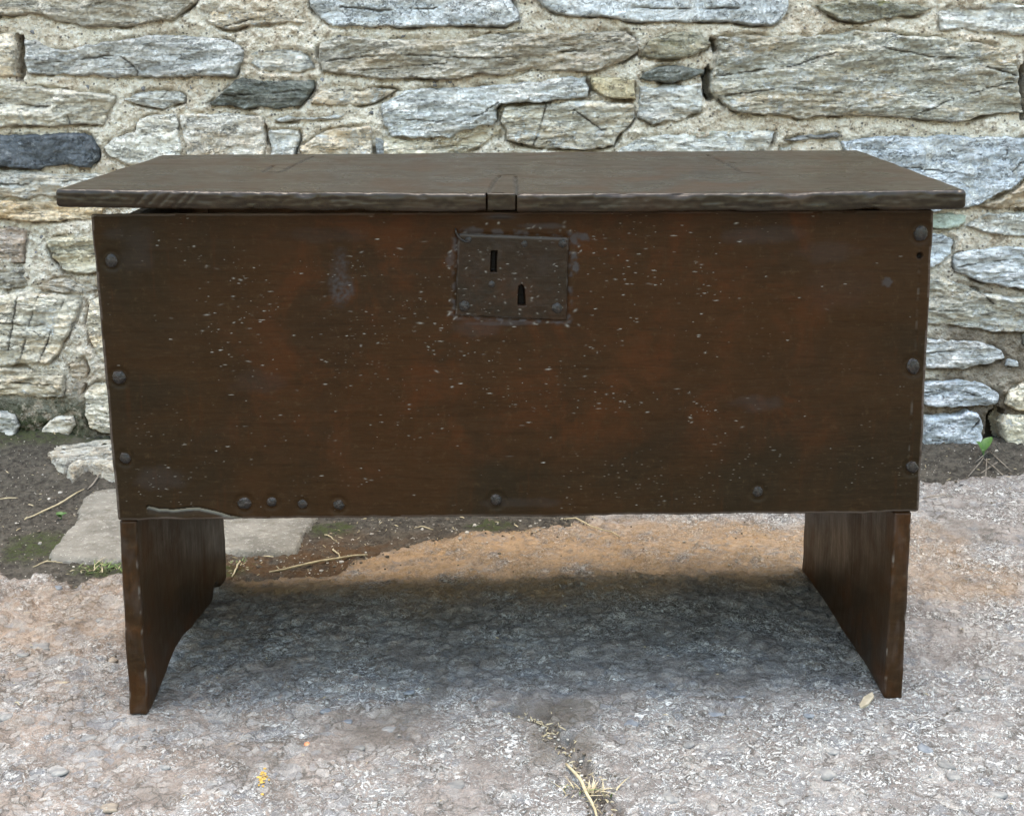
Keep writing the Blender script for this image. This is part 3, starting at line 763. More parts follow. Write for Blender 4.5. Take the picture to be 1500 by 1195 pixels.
# lower right the joints are earthy
er = sstep(.72, .85, X) * sstep(.42, .25, Z + .05 * fbm(X * 6, Z * 6, 3, 77))
dirt_shade = np.clip(dirt_shade + er * (.75 + .5 * fbm(X * 20, Z * 20, 3, 78)), 0, .95)
lowd = sstep(.12, .03, Z + .03 * fbm(X * 8, Z * 8, 3, 79))
dirt_shade = np.clip(dirt_shade + lowd * .8, 0, .95)
moss = sstep(.17, .06, Z + .04 * fbm(X * 9, Z * 9, 3, 80)) * sstep(-.70, -.85, X + .05 * fbm(X * 12, Z * 12, 2, 81))
hm = np.where(usd > .012, -0.02, hm)
co = np.stack([X, -hm, Z], -1).reshape(-1, 3)
link('mortar', make_mesh('mortar', co, grid_quads(len(xs), len(zs)), [M_mortar], {'dirt_shade': dirt_shade.ravel(), 'moss': moss.ravel()}), wall)
v = [(x, y, z) for x in (-2.74, 2.74) for y in (.09, .5) for z in (-.3, 2.29)]
link('wall_core', tri_mesh('wall_core', v, [[0, 1, 3, 2], [4, 6, 7, 5], [0, 4, 5, 1], [2, 3, 7, 6], [1, 5, 7, 3], [0, 2, 6, 4]], M_mortar), wall)

# ------------------------------------------------------------------ rounded, flat-faced little stones
def chip_mesh(name, r, flat, seed, mat, n=9):
    g = random.Random(seed)
    v = []; f = []
    rr = [g.uniform(.7, 1.15) for _ in range(n)]
    el = g.uniform(.55, 1.0); ro = g.uniform(0, 3.14)
    for (k, zz) in ((1.0, -.6), (1.02, .15), (.78, .8)):
        for i in range(n):
            an = 6.2832 * i / n
            x = math.cos(an) * rr[i] * k; y = math.sin(an) * rr[i] * k * el
            v.append((r * (x * math.cos(ro) - y * math.sin(ro)), r * (x * math.sin(ro) + y * math.cos(ro)), r * flat * (zz + g.uniform(-.15, .15))))
    v.append((0, 0, r * flat * .95))
    for l in range(2):
        for i in range(n):
            j = (i + 1) % n
            f.append([l * n + i, l * n + j, (l + 1) * n + j, (l + 1) * n + i])
    for i in range(n):
        f.append([2 * n + i, 2 * n + (i + 1) % n, 3 * n])
    return tri_mesh(name, v, f, mat, True)

# pebbles bedded in the mortar
pm = [chip_mesh('pebble', .0055, .8, 40 + i, M_chip) for i in range(5)]
for (u, v_) in [(50,47),(281,128),(497,53),(592,52),(545,165),(660,121),(637,124),(832,36),(1335,183),(1442,184),(1330,178),(63,346),(55,370),(128,128),(212,128),(70,420),(85,118),(472,118),(925,100),(1180,32),(1168,180),(1295,36),(575,124)]:
    x, z = on_wall(u, v_)
    o = link('pebble', rnd.choice(pm), wall)
    o.location = (x, -.006, z); o.rotation_euler = (math.pi / 2, rnd.uniform(0, 6), 0)
    k = rnd.uniform(.12, .26); o.color = (k, k, k * 1.06, 1)
    s_ = rnd.uniform(.7, 1.3); o.scale = (s_, s_, s_)

# ------------------------------------------------------------------ ground
SLAB = [on_ground(*q) for q in [(64,808),(78,790),(92,772),(110,758),(106,742),(118,726),(130,714),(172,711),(300,716),(440,735),(472,752),(462,766),(452,782),(438,806),(400,809),(330,807),(250,812),(170,816),(120,818),(72,816)]]
SOIL = [on_ground(*q) for q in [(-900,830),(-300,845),(0,828),(20,842),(62,836),(90,846),(112,852),(135,840),(176,834),(250,845),(332,846),(385,844),(440,841),(492,838),(512,820),(560,806),(590,795),(640,790),(690,778),(730,782),(770,774),(840,760),(860,752),(1000,735),(1200,720),(1345,706),(1370,712),(1420,704),(1500,700),(2300,690),(2300,560),(-900,560)]]
CRACK = [on_ground(*q) for q in [(765,1040),(800,1062),(822,1085),(850,1120),(870,1160),(884,1210),(900,1300)]]
CRACK2 = [on_ground(*q) for q in [(884,1160),(905,1185),(925,1230)]]
CRACK3 = [on_ground(*q) for q in [(520,1040),(450,1085),(420,1110),(408,1150),(398,1260)]]
xs = dense(-1.06, 1.06, 0.0034, 45)
ys = dense(-0.34, 1.19, 0.0034, 45)
ys = ys[(ys < 1.19 + .3) | (ys > 1.6)]
X, Y = np.meshgrid(xs, ys, indexing='ij')
near = sstep(2.2, 1.3, np.maximum(np.abs(X), np.abs(Y - .4)))
ssd = poly_sd(X, Y, SOIL) + near * (0.022 * fbm(X * 16, Y * 16, 4, 201) + .006 * fbm(X * 70, Y * 70, 3, 202))
slope = 0.0075 * np.clip(X, -1.2, 1.2)           # pavement rises a little to the right
def concrete_h(X, Y):
    h = 0.006 * fbm(X * 5, Y * 5, 3, 210) + 0.0042 * fbm(X * 24, Y * 24, 4, 211) + 0.0036 * fbm(X * 85, Y * 85, 4, 212)
    f1, f2, cid = voro(X * 42 + .25 * fbm(X * 60, Y * 60, 2, 213), Y * 42 + .25 * fbm(X * 60, Y * 60, 2, 214), 215)
    h = h + np.where(cid > .45, 1, 0) * sstep(.52, .36, f1) * .0034
    f1, f2, cid = voro(X * 110, Y * 110, 216)
    h = h + sstep(.6, .15, f1) * (cid - .4) * .0028
    return h
hc = concrete_h(X, Y) * near
rgh = sstep(-.35, -.75, X + .12 * fbm(X * 5, Y * 5, 3, 240))
f1, f2, cid = voro(X * 30 + .4 * fbm(X * 40, Y * 40, 2, 241), Y * 30, 242)
hc += near * rgh * np.where(cid > .3, sstep(.60, .38, f1) * .0085 * cid, 0)
feet = np.exp(-(((X + .43) / .05) ** 2 + (Y / .05) ** 2)) + np.exp(-(((X - .445) / .05) ** 2 + ((Y - .02) / .05) ** 2))
hc = hc * (1 - .6 * np.clip(feet, 0, 1))
cd1 = line_d(X, Y, CRACK) + near * .012 * fbm(X * 30, Y * 30, 3, 220)
wid = .012 + .022 * sstep(-.08, .02, Y) * np.exp(-((Y + .0) / .1) ** 2)
crk = sstep(wid, wid * .2, cd1)
cd2 = line_d(X, Y, CRACK2) + near * .006 * fbm(X * 40, Y * 40, 3, 221)
crk2 = sstep(.004, .001, cd2)
cd3 = line_d(X, Y, CRACK3) + near * .01 * fbm(X * 30, Y * 30, 3, 222)
crk3 = sstep(.010, .001, cd3)
hc -= near * (.010 * crk + .012 * crk2 + .003 * crk3)
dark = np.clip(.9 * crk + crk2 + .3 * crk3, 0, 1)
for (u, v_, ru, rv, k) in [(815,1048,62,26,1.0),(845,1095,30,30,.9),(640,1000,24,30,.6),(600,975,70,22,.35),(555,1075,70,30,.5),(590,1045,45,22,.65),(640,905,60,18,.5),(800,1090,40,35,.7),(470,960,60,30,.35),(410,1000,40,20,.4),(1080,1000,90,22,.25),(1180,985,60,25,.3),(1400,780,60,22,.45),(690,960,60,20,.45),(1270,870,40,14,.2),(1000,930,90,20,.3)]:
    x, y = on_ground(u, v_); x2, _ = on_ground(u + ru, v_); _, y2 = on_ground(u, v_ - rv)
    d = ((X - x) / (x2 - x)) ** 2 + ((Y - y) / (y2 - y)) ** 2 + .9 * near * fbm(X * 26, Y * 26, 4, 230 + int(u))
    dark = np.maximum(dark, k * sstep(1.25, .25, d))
m = sstep(-.006, .003, ssd)
ZC = slope + hc - .03 * m
glow_stain = np.zeros(X.shape)  # tan strip under the chest paints warm bounce light; side patches are earth
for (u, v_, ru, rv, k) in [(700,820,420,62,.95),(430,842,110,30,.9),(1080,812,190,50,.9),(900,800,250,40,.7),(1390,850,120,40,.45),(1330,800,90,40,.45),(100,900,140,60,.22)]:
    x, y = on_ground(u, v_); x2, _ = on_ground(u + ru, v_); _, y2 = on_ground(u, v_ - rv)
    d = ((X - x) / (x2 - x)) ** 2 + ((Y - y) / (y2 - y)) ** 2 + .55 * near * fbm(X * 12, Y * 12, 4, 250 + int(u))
    glow_stain = np.maximum(glow_stain, k * sstep(1.3, .35, d))
warmg = sstep(.15, -.6, X + .1 * fbm(X * 3, Y * 3, 3, 260)) * .9
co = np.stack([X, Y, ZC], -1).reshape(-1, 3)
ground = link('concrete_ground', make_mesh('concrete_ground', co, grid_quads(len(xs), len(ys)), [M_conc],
              {'soil': (.9 * sstep(-.022, .006, ssd + .014 * near * fbm(X * 45, Y * 45, 4, 270)) ).ravel(), 'glow_stain': glow_stain.ravel(), 'dark': dark.ravel(), 'warm': warmg.ravel()}), kind='structure')

def ground_z(x, y):
    i = min(max(int(np.searchsorted(xs, x)), 1), len(xs) - 1); j = min(max(int(np.searchsorted(ys, y)), 1), len(ys) - 1)
    a = ZC[i - 1:i + 1, j - 1:j + 1].max()
    return float(max(a, soil_h(np.array(x), np.array(y)) if ssd[i, j] > -.002 else a))

def soil_h(X, Y):
    b = 0.0075 * np.clip(X, -1.2, 1.2) - .006
    b = b + 0.006 * fbm(X * 9, Y * 9, 3, 301) + .0035 * fbm(X * 60, Y * 60, 4, 302)
    near_wall = sstep(.86, 1.16, Y)
    b = b + near_wall * (.022 + .035 * sstep(-.6, -.95, X) + .012 * fbm(X * 12, Y * 12, 3, 303))
    return b
gx = np.arange(-1.12, 1.12, .0042); gy = np.arange(.40, 1.185, .0042)
gx = np.concatenate([[-2.74, -2.2, -1.7, -1.35, -1.2], gx, [1.2, 1.35, 1.7, 2.2, 2.74]])
GX, GY = np.meshgrid(gx, gy, indexing='ij')
GZ = soil_h(GX, GY)
f1, f2, cid = voro(GX * 110, GY * 110, 305)
GZ = GZ + np.where(cid > .55, .0035 * sstep(.55, .2, f1), 0)
gs = poly_sd(GX, GY, SOIL) + 0.02 * fbm(GX * 16, GY * 16, 4, 201)
keep = gs > -.03
mo = .7 * sstep(.12, .34, sstep(-.66, -.9, GX) * sstep(1.02, 1.14, GY) * .5 + .2 * fbm(GX * 14, GY * 14, 3, 306))
for (u, v_, ru, rv) in [(485,770,35,12),(150,826,60,12),(60,790,60,25),(330,830,40,10),(720,765,40,8)]:
    x, y = on_ground(u, v_); x2, _ = on_ground(u + ru, v_); _, y2 = on_ground(u, v_ - rv)
    d = ((GX - x) / (x2 - x)) ** 2 + ((GY - y) / (y2 - y)) ** 2 + .8 * fbm(GX * 25, GY * 25, 3, 310 + int(u))
    mo = np.maximum(mo, .8 * sstep(1.1, .3, d))
ru_ = sstep(-.55, -.4, GX) * sstep(.72, .55, GY + .05 * fbm(GX * 10, GY * 10, 3, 320))  # redder soil colour under the chest, painting the warm bounce there
co = np.stack([GX, GY, GZ], -1).reshape(-1, 3)
q = grid_quads(len(gx), len(gy), keep)
co, q, at = compact(co, q, {'moss': mo.ravel(), 'rust_tint': .8 * ru_.ravel()})
link('soil', make_mesh('soil', co, q, [M_soil], at), kind='structure')

# pale flagstone behind the chest's left end
A = np.array(SLAB)
lo = A.min(0) - .012; hi = A.max(0) + .012
sx = np.arange(lo[0], hi[0], .0036); sy = np.arange(lo[1], hi[1], .0036)
PX, PY = np.meshgrid(sx, sy, indexing='ij')
psd = poly_sd(PX, PY, SLAB) + .009 * fbm(PX * 28, PY * 28, 4, 330) + .002 * fbm(PX * 120, PY * 120, 3, 331)
hs = .003 + .004 * fbm(PX * 10, PY * 10, 3, 332) + .0016 * fbm(PX * 60, PY * 60, 4, 333)
rise = 1 - (1 - np.clip(psd / .012, 0, 1)) ** 2
hs = hs * rise - .03 * (1 - rise)
hs = np.where(psd < 0, -.03 + psd, hs) + .0075 * PX
co = np.stack([PX, PY, hs], -1).reshape(-1, 3)
q = grid_quads(len(sx), len(sy), psd > -.002)
co, q, _ = compact(co, q, {})
link('paving_slab', make_mesh('paving_slab', co, q, [M_slab]), ground)

# bedding ledge of layered rock at the wall's left foot
LEDGE = [([(62,668),(80,660),(102,650),(140,643),(180,636),(180,660),(140,668),(110,676),(92,684),(78,678)], .020),
         ([(92,684),(120,672),(180,656),(180,690),(150,688),(128,680),(105,690)], .018)]
for k, (P, hh) in enumerate(LEDGE):
    Q = [on_ground(u, v_, .02) for u, v_ in P]
    A = np.array(Q); lo = A.min(0) - .01; hi = A.max(0) + .01
    sx = np.arange(lo[0], hi[0], .003); sy = np.arange(lo[1], hi[1], .003)
    PX, PY = np.meshgrid(sx, sy, indexing='ij')
    psd = poly_sd(PX, PY, Q) + .006 * fbm(PX * 35, PY * 35, 4, 340 + k)
    qy = (PY - .5 * PX) / .016; fl = np.floor(qy); w0 = sstep(.7, 1, qy - fl)
    L = hsh(fl, fl * 0, 350 + k) * (1 - w0) + hsh(fl + 1, fl * 0, 350 + k) * w0
    hs = hh + .012 * L + .004 * fbm(PX * 30, PY * 60, 4, 345 + k)
    rise = np.clip(psd / .008, 0, 1)
    hs = np.where(psd < 0, -.02, hs * rise - .02 * (1 - rise))
    co = np.stack([PX, PY - WALL_Y, hs], -1).reshape(-1, 3)
    q = grid_quads(len(sx), len(sy), psd > -.002)
    co, q, _ = compact(co, q, {})
    o = link('stone', make_mesh('stone', co, q, [M_stone]), wall)
    o.color = (.24, .23, .205, 1); o['white'] = .42; o['warm'] = .3; o['tilt'] = 0.3; o['lay'] = 1.0; o['yellow'] = 0.0

# flat aggregate pieces standing out of the worn concrete
cm = [chip_mesh('aggregate_chip', .011, .22, 60 + i, M_chip) for i in range(10)]
spots = [(60,948,1.3,'g'),(35,960,.8,'g'),(30,975,.7,'g'),(75,915,.8,'t'),(105,905,.7,'g'),(165,965,.9,'t'),(130,1075,1.2,'g'),(85,1125,1.1,'g'),(50,1130,.8,'g'),(220,1065,.6,'g'),(20,880,.9,'g'),(85,862,.7,'b'),(110,830,.8,'g'),(40,900,.8,'t'),(478,1045,.8,'b'),(508,1055,.8,'b'),(525,1098,.9,'g'),(560,1005,.9,'g'),(600,1015,.9,'b'),(570,1065,1.2,'g'),(580,1128,1.1,'g'),(668,1152,1.2,'g'),(400,1012,.9,'g'),(420,1020,.8,'g'),(925,1063,1.3,'b'),(1048,1048,.9,'b'),(1085,1025,.7,'b'),(1185,1053,.7,'b'),(1310,1107,1.0,'g'),(1355,1105,1.1,'b'),(1385,1128,1.0,'g'),(1300,1168,.9,'g'),(1395,1140,.8,'g'),(1460,1170,1.1,'g'),(1205,1140,1.3,'g'),(1115,1132,1.0,'g'),(1220,1105,.9,'g'),(980,1165,1.0,'g'),(985,1170,.8,'g'),(1475,1065,.9,'g'),(1415,1045,.9,'g'),(330,905,.8,'g'),(318,912,.9,'g'),(1440,1000,.7,'g'),(1010,1090,.8,'g'),(1150,1175,.9,'g'),(160,1180,1.0,'t'),(90,1000,.9,'t'),(240,1120,.9,'g'),(10,1050,.9,'g'),(310,1150,.8,'g'),(340,1090,.8,'t'),(660,1088,.7,'g'),(1085,1095,.9,'g'),(740,1130,.7,'g'),(145,905,.7,'g'),(150,1015,.8,'g')]
for (u, v_, sc, kd) in spots:
    x, y = on_ground(u, v_)
    o = link('aggregate_chip', rnd.choice(cm), ground)
    o.location = (x, y, ground_z(x, y) - .0012); o.rotation_euler = (rnd.uniform(-.1, .1), rnd.uniform(-.1, .1), rnd.uniform(0, 6.28))
    sc *= rnd.uniform(.8, 1.1); o.scale = (sc, sc, sc)
    k = rnd.uniform(.8, 1.15)
    cc = {'g': (.20, .195, .19), 'b': (.17, .185, .21), 't': (.27, .225, .18)}[kd]
    o.color = (*[c * k for c in cc], 1)

# ------------------------------------------------------------------ the chest
chest = link('oak_coffer', None)
chest.rotation_euler = (0, 0, YAW)
chest['label'] = 'dark brown antique oak plank chest with iron lock plate and nail heads, standing on concrete'
chest['category'] = 'chest'

def lat(s, step, r, extra=()):
    e = np.array([0, .12, .3, .55, 1.0]) * r
    n = max(int((s - 2 * r) / step), 1)
    a = np.concatenate([e, np.linspace(r, s - r, n + 1)[1:-1], s - e[::-1], np.array(extra, float)])
    return np.unique(np.round(a, 6))

def plank(name, size, xs, ys, zs, r, corner, mat, parent, disp=None, coarse_back=False, rvar=0.4, seed=0):
    """a rounded board: lattice box -> worn edges -> relief -> eight corners"""
    L = (xs, ys, zs); n = [len(a) for a in L]
    ids = {}; P = []; Q = []
    grids = []
    for ax in range(3):
        b, c = [k for k in range(3) if k != ax]
        for side in (0, 1):
            I = np.zeros((n[b], n[c], 3), int)
            I[..., ax] = (n[ax] - 1) * side
            I[..., b] = np.arange(n[b])[:, None]; I[..., c] = np.arange(n[c])[None, :]
            grids.append((I, ax, side))
    keyall = np.concatenate([((g[0][..., 0] * n[1] + g[0][..., 1]) * n[2] + g[0][..., 2]).ravel() for g in grids])
    uk, inv = np.unique(keyall, return_inverse=True)
    p = np.stack([xs[uk // (n[1] * n[2])], ys[(uk // n[2]) % n[1]], zs[uk % n[2]]], -1)
    o = 0; quads = []
    for I, ax, side in grids:
        na, nb = I.shape[:2]
        ix = inv[o:o + na * nb].reshape(na, nb); o += na * nb
        q = np.stack([ix[:-1, :-1], ix[1:, :-1], ix[1:, 1:], ix[:-1, 1:]], -1).reshape(-1, 4)
        if (side == 0) != (ax == 1): q = q[:, ::-1]
        if coarse_back and ax == 1 and side == 1:
            q = np.array([[ix[0, 0], ix[0, -1], ix[-1, -1], ix[-1, 0]]])
        quads.append(q)
    quads = np.concatenate(quads)
    s = np.array(size)
    rr = r * (1 + rvar * fbm(p[:, 0] * 14 + p[:, 2] * 9, p[:, 1] * 14 + p[:, 2] * 11, 3, seed))[:, None]
    qc = np.clip(p, rr, s - rr)
    d = p - qc
    ln = np.linalg.norm(d, axis=1, keepdims=True)
    nrm = d / np.maximum(ln, 1e-9)
    p0 = p.copy()
    p = np.where(ln > 1e-9, qc + rr * nrm, p)
    at = {k: np.zeros(len(p)) for k in ('fleck', 'edge', 'dark', 'bloom', 'clus')}
    if disp is not None: p = disp(p, p0, nrm, at)
    t = p / s
    a, b, c = t[:, 0:1], t[:, 1:2], t[:, 2:3]
    Cn = np.array(corner, float)      # [x][y][z]
    out = 0
    for i in (0, 1):
        for j in (0, 1):
            for k in (0, 1):
                out = out + (a if i else 1 - a) * (b if j else 1 - b) * (c if k else 1 - c) * Cn[i][j][k]
    o = link(name, make_mesh(name, out, quads, [mat], at), parent)
    return o

def box_corners(x0, x1, y0, y1, z0, z1):
    return [[[(x, y, z) for z in (z0, z1)] for y in (y0, y1)] for x in (x0, x1)]

# front board -------------------------------------------------------
TH = .022
cBL = in_chest(172, 763, 1, 0); cBR = in_chest(1347, 751, 1, 0); cTL = in_chest(132, 312, 1, 0); cTR = in_chest(1369, 307, 1, 0)
bw, bh = .925, .350
def bq(u, v):
    """photo pixel -> nominal (x,z) on the front board"""
    q = in_chest(u, v, 1, 0)
    zt = (q[2] - .2396) / (.5898 - .2396)
    l = cBL[0] + (cTL[0] - cBL[0]) * zt; r_ = cBR[0] + (cTR[0] - cBR[0]) * zt
    return ((q[0] - l) / (r_ - l) * bw, zt * bh)
LOCK = [bq(*q) for q in [(670, 341), (834, 347), (831, 471), (666, 463)]]
KEYS = [[bq(*q) for q in K_] for K_ in ([(719.5, 367.5), (728, 367.5), (727, 398.5), (718.5, 398.5)], [(759.5, 424), (763.5, 416.8), (768.5, 424), (769.5, 447), (758.5, 447)])]
NAILS = [(163,382,1.0),(174,553,1.0),(183,671,.85),(358,737,1.0),(398,735,.75),(443,738,.65),(496,739,.95),(727,732,.95),(1110,720,.9),(1349,342,1.05),(1338,537,1.1),(1336,684,.95)]
SPLIT = [bq(*q) for q in [(217,743),(232,747),(252,748),(272,745),(292,745),(312,749),(330,754),(352,760)]]
fl_rng = np.random.default_rng(5)
FL = []
clus = [(190,340,60,20,8),(235,360,40,8,7),(330,390,28,14,16),(350,430,30,30,18),(365,480,25,30,14),(310,480,15,25,9),(330,520,25,20,10),(400,450,25,20,8),(230,470,30,5,5),(500,390,35,22,14),(560,360,40,20,8),(480,500,60,30,14),(620,480,50,25,18),(690,520,60,25,22),(640,430,25,40,12),(880,380,25,30,14),(940,345,50,8,12),(960,400,50,30,14),(900,450,40,20,12),(1010,420,30,40,10),(850,550,40,14,16),(920,585,40,12,14),(1010,590,20,25,12),(1060,600,35,20,10),(1040,510,15,30,8),(880,500,20,30,10),(700,600,80,40,10),(560,620,60,40,8),(330,650,25,30,9),(480,690,60,20,6),(240,700,30,12,8),(1000,735,60,8,7),(700,370,60,10,5),(1130,430,60,60,10),(1060,350,30,30,7),(430,600,60,40,8),(800,650,80,40,6),(590,590,30,40,8),(760,600,60,30,6)]
for (cx, cy, sx_, sy_, n_) in clus:
    for _ in range(int(n_ * .28 + .5)):
        u = cx + fl_rng.normal() * sx_ * .75; v_ = cy + fl_rng.normal() * sy_ * .75
        if 140 < u < 1360 and 322 < v_ < 748:
            a_ = fl_rng.uniform(1.0, 2.8) if fl_rng.random() < .85 else fl_rng.uniform(3, 5.5)
            FL.append((*bq(u, v_), a_ * .00066, fl_rng.uniform(.7, 1.1) * .00054, fl_rng.normal() * .2 - .06, .12 + .85 * fl_rng.random() ** 2.0))
# dents round the lock plate
for _ in range(34):
    u, v_ = [(fl_rng.uniform(655, 670), fl_rng.uniform(345, 470)), (fl_rng.uniform(836, 852), fl_rng.uniform(345, 470)), (fl_rng.uniform(670, 850), fl_rng.uniform(470, 478)), (fl_rng.uniform(680, 850), fl_rng.uniform(326, 342))][fl_rng.integers(4)]
    FL.append((*bq(u, v_), fl_rng.uniform(1.2, 3.2) * .00075, fl_rng.uniform(.8, 1.5) * .00075, fl_rng.normal() * .6, fl_rng.uniform(.2, .7)))
BLOOM = [(498,408,18,42,.8),(198,362,30,40,.3),(172,345,22,10,.3),(236,700,40,22,.4),(470,345,70,12,.2),(1120,345,70,14,.4),(1215,370,50,18,.3),(700,480,40,14,.35),(380,560,40,20,.2),(1230,420,60,40,.12),(841,386,7,16,1.6),(848,350,12,9,1.5),(822,464,12,8,1.6),(692,341,16,8,1.3),(800,332,40,5,1.0),(735,474,60,4,1.0),(1298,413,9,7,1.2),(660,380,6,12,.9),(770,735,70,8,.3),(1110,590,40,14,.4)]

def board_disp(p, p0, nrm, at):
    x, y, z = p[:, 0].copy(), p[:, 1], p[:, 2]
    front = p0[:, 1] < .0035
    k = np.zeros(len(p))
    # gentle hand-planed waviness
    k += .0014 * fbm(x * 5, z * 9, 3, 401) + .00010 * fbm_axis(x * 14, z * 160, 4, 402) + .0004 * fbm(x * 45, z * 45, 3, 403)
    for (fx, fz, ra, rb, an, dp) in FL:
        sel = np.nonzero(front & (np.abs(x - fx) < ra * 2.2) & (np.abs(z - fz) < ra * 2.2))[0]
        if not len(sel): continue
        dx, dz = x[sel] - fx, z[sel] - fz
        ca, sa = math.cos(an), math.sin(an)
        d = ((dx * ca + dz * sa) / ra) ** 2 + ((dz * ca - dx * sa) / rb) ** 2
        g = np.exp(-d)
        k[sel] += -.0013 * g * dp
        at['fleck'][sel] = np.maximum(at['fleck'][sel], np.clip(g * 1.25, 0, 1) * dp)  # pale pit colour stands in for its glint
    for (cx_, cy_, sx_, sy_, n_) in clus:
        bx, bz = bq(cx_, cy_)
        dd = ((x - bx) / (sx_ * .00085)) ** 2 + ((z - bz) / (sy_ * .00085)) ** 2
        at['clus'] += front * np.exp(-dd * .7) * min(1.0, n_ * 130.0 / (sx_ * sy_ + 300) / 2.2)
    at['clus'] = np.clip(front * .025 + at['clus'] * (.7 + 2.0 * fbm(x * 26, z * 26, 3, 440)), 0, .95) * front
    for (u, v_, ru, rv, a_) in BLOOM:
        cx, cz = bq(u, v_)
        d = ((x - cx) / (ru * .00076)) ** 2 + ((z - cz) / (rv * .00076)) ** 2 + (1.0 if ru > 17 else 2.2) * fbm(x * (40 if ru > 17 else 110), z * (40 if ru > 17 else 110), 4, 410)
        spk = .55 + .9 * fbm(x * 260, z * 260, 2, 411) if u == 498 else .85
        at['bloom'] = np.maximum(at['bloom'], np.clip((a_ if u == 498 else .6 * a_) * sstep(1.3, .1, d) * spk, 0, 1) * front)
    # the split along the bottom edge
    d = line_d(x, z, SPLIT)
    yy = np.interp(x, [q[0] for q in SPLIT], [q[1] for q in SPLIT])
    inx = (x > SPLIT[0][0] - .002) & (x < SPLIT[-1][0] + .002) & front
    k -= np.where(inx, .0045 * sstep(.0035, .0004, d), 0)
    k -= np.where(inx & (z < yy), .0025 * sstep(.010, .0, d), 0)
    at['fleck'] = np.where(inx & (z < yy + .0004), np.maximum(at['fleck'], .95 * sstep(.0030, .0012, d)), at['fleck'])  # pale lower lip paints the highlight on the split's chamfer
    at['dark'] = np.where(inx & (z > yy), .8 * sstep(.0022, .0004, d), at['dark'])
    # shallow housing for the lock plate, ragged round its rim
    ls = poly_sd(x, z, LOCK) + .0012 * fbm(x * 120, z * 120, 3, 412)
    k -= front * .0016 * sstep(-.003, .0005, ls)
    rim = sstep(-.007, -.001, ls) * sstep(.002, -.001, ls) * sstep(-.1, .35, fbm(x * 90, z * 90, 3, 413)) * front
    at['bloom'] = np.maximum(at['bloom'], rim * .8); k += rim * .0008
    kh = np.maximum(poly_sd(x, z, KEYS[0]), poly_sd(x, z, KEYS[1]))
    k -= front * .016 * sstep(-.0015, .0008, kh); at['dark'] = np.maximum(at['dark'], front * sstep(-.0015, .0, kh))
    # worn lifting scar under the lid's inset
    cx, cz = bq(733, 318)
    g = np.exp(-((x - cx) / .014) ** 2 - ((z - cz) / .0022) ** 2) * front
    k -= .002 * g; at['bloom'] = np.maximum(at['bloom'], np.clip(g * 1.4, 0, 1) * .8)
    # scribed line and empty nail hole at the right
    for (ax, az), (bx_, bz) in [(bq(1348, 360), bq(1341, 520)), (bq(1338, 560), bq(1331, 670))]:
        d = line_d(x, z, [(ax, az), (bx_, bz)])
        g = sstep(.0014, .0003, d) * front * (perlin(z * 160, z * 0, 414) > -.15)
        k -= .0006 * g; at['fleck'] = np.maximum(at['fleck'], g * .12 * sstep(-.2, .5, perlin(z * 60, z * 0, 419)))
    hx, hz = bq(1348, 375)
    d = np.hypot(x - hx, z - hz); k -= front * .004 * sstep(.0042, .002, d); at['dark'] = np.maximum(at['dark'], front * sstep(.0042, .0025, d))
    # hollow rings where the nail heads are driven in
    for (u, v_, s_) in NAILS:
        hx, hz = bq(u, v_); d = np.hypot(x - hx, z - hz)
        k -= front * .0012 * np.exp(-((d - .0095 * s_) / .003) ** 2)
    k = np.where(front, k, .5 * k * 0)
    p = p.copy()
    p[:, 1] -= k
    # ragged bottom edge, slightly hollow
    bot = sstep(.03, 0, p0[:, 2])
    p[:, 2] += bot * (.0022 * fbm(x * 9, y * 0 + 3.3, 3, 415) + .0012 * fbm(x * 60, y * 20, 3, 416))
    p[:, 2] += sstep(bh - .02, bh, p0[:, 2]) * .0010 * fbm(x * 30, y * 30, 3, 417)
    lft = sstep(.03, 0, p0[:, 0]) - sstep(bw - .03, bw, p0[:, 0])
    p[:, 0] += lft * .0014 * fbm(z * 16, y * 10, 3, 418)
    e = (np.abs(nrm) > .35).sum(1) >= 2
    at['edge'] = np.maximum(at['edge'], e * .4)
    return p

fc = [[[tuple(cBL), tuple(cTL)], [tuple(cBL + [0, TH, 0]), tuple(cTL + [0, TH, -.007])]], [[tuple(cBR), tuple(cTR)], [tuple(cBR + [0, TH, 0]), tuple(cTR + [0, TH, -.004])]]]
board = plank('front_board', (bw, TH, bh), lat(bw, .0013, .004), lat(TH, .006, .004), lat(bh, .0009, .004), .004, fc, M_board, chest, board_disp, True, seed=11)

def board_pt(u, v_, out=0.0):
    q = in_chest(u, v_, 1, 0)
    return (q[0], -out, q[2])

def nail_mesh(seed, r=.0082):
    g = random.Random(seed); n = 11; v = []; f = []
    for (k, hh) in ((1.05, -.0025), (1.0, .0004), (.80, .0022), (.42, .0031)):
        for i in range(n):
            an = 6.2832 * i / n
            rr = r * k * (g.uniform(.88, 1.1))
            v.append((rr * math.cos(an), -(hh + g.uniform(-.0004, .0004)), rr * math.sin(an)))
    v.append((g.uniform(-.001, .001), -.0033, g.uniform(-.001, .001)))
    for l in range(3):
        for i in range(n):
            j = (i + 1) % n
            f.append([l * n + i, l * n + j, (l + 1) * n + j, (l + 1) * n + i])
    for i in range(n):
        f.append([3 * n + i, 3 * n + (i + 1) % n, 4 * n])
    return tri_mesh('nail', v, f, M_iron, False)
nm = [nail_mesh(s) for s in range(5)]
for i, (u, v_, s_) in enumerate(NAILS):
    o = link('nail', nm[i % 5], board)
    o.location = board_pt(u, v_, .0002); o.scale = (s_ * rnd.uniform(.76, .98), s_ * rnd.uniform(.55, 1.0), s_ * rnd.uniform(.76, .96)); o.rotation_euler = (0, rnd.uniform(0, 6.28), 0)

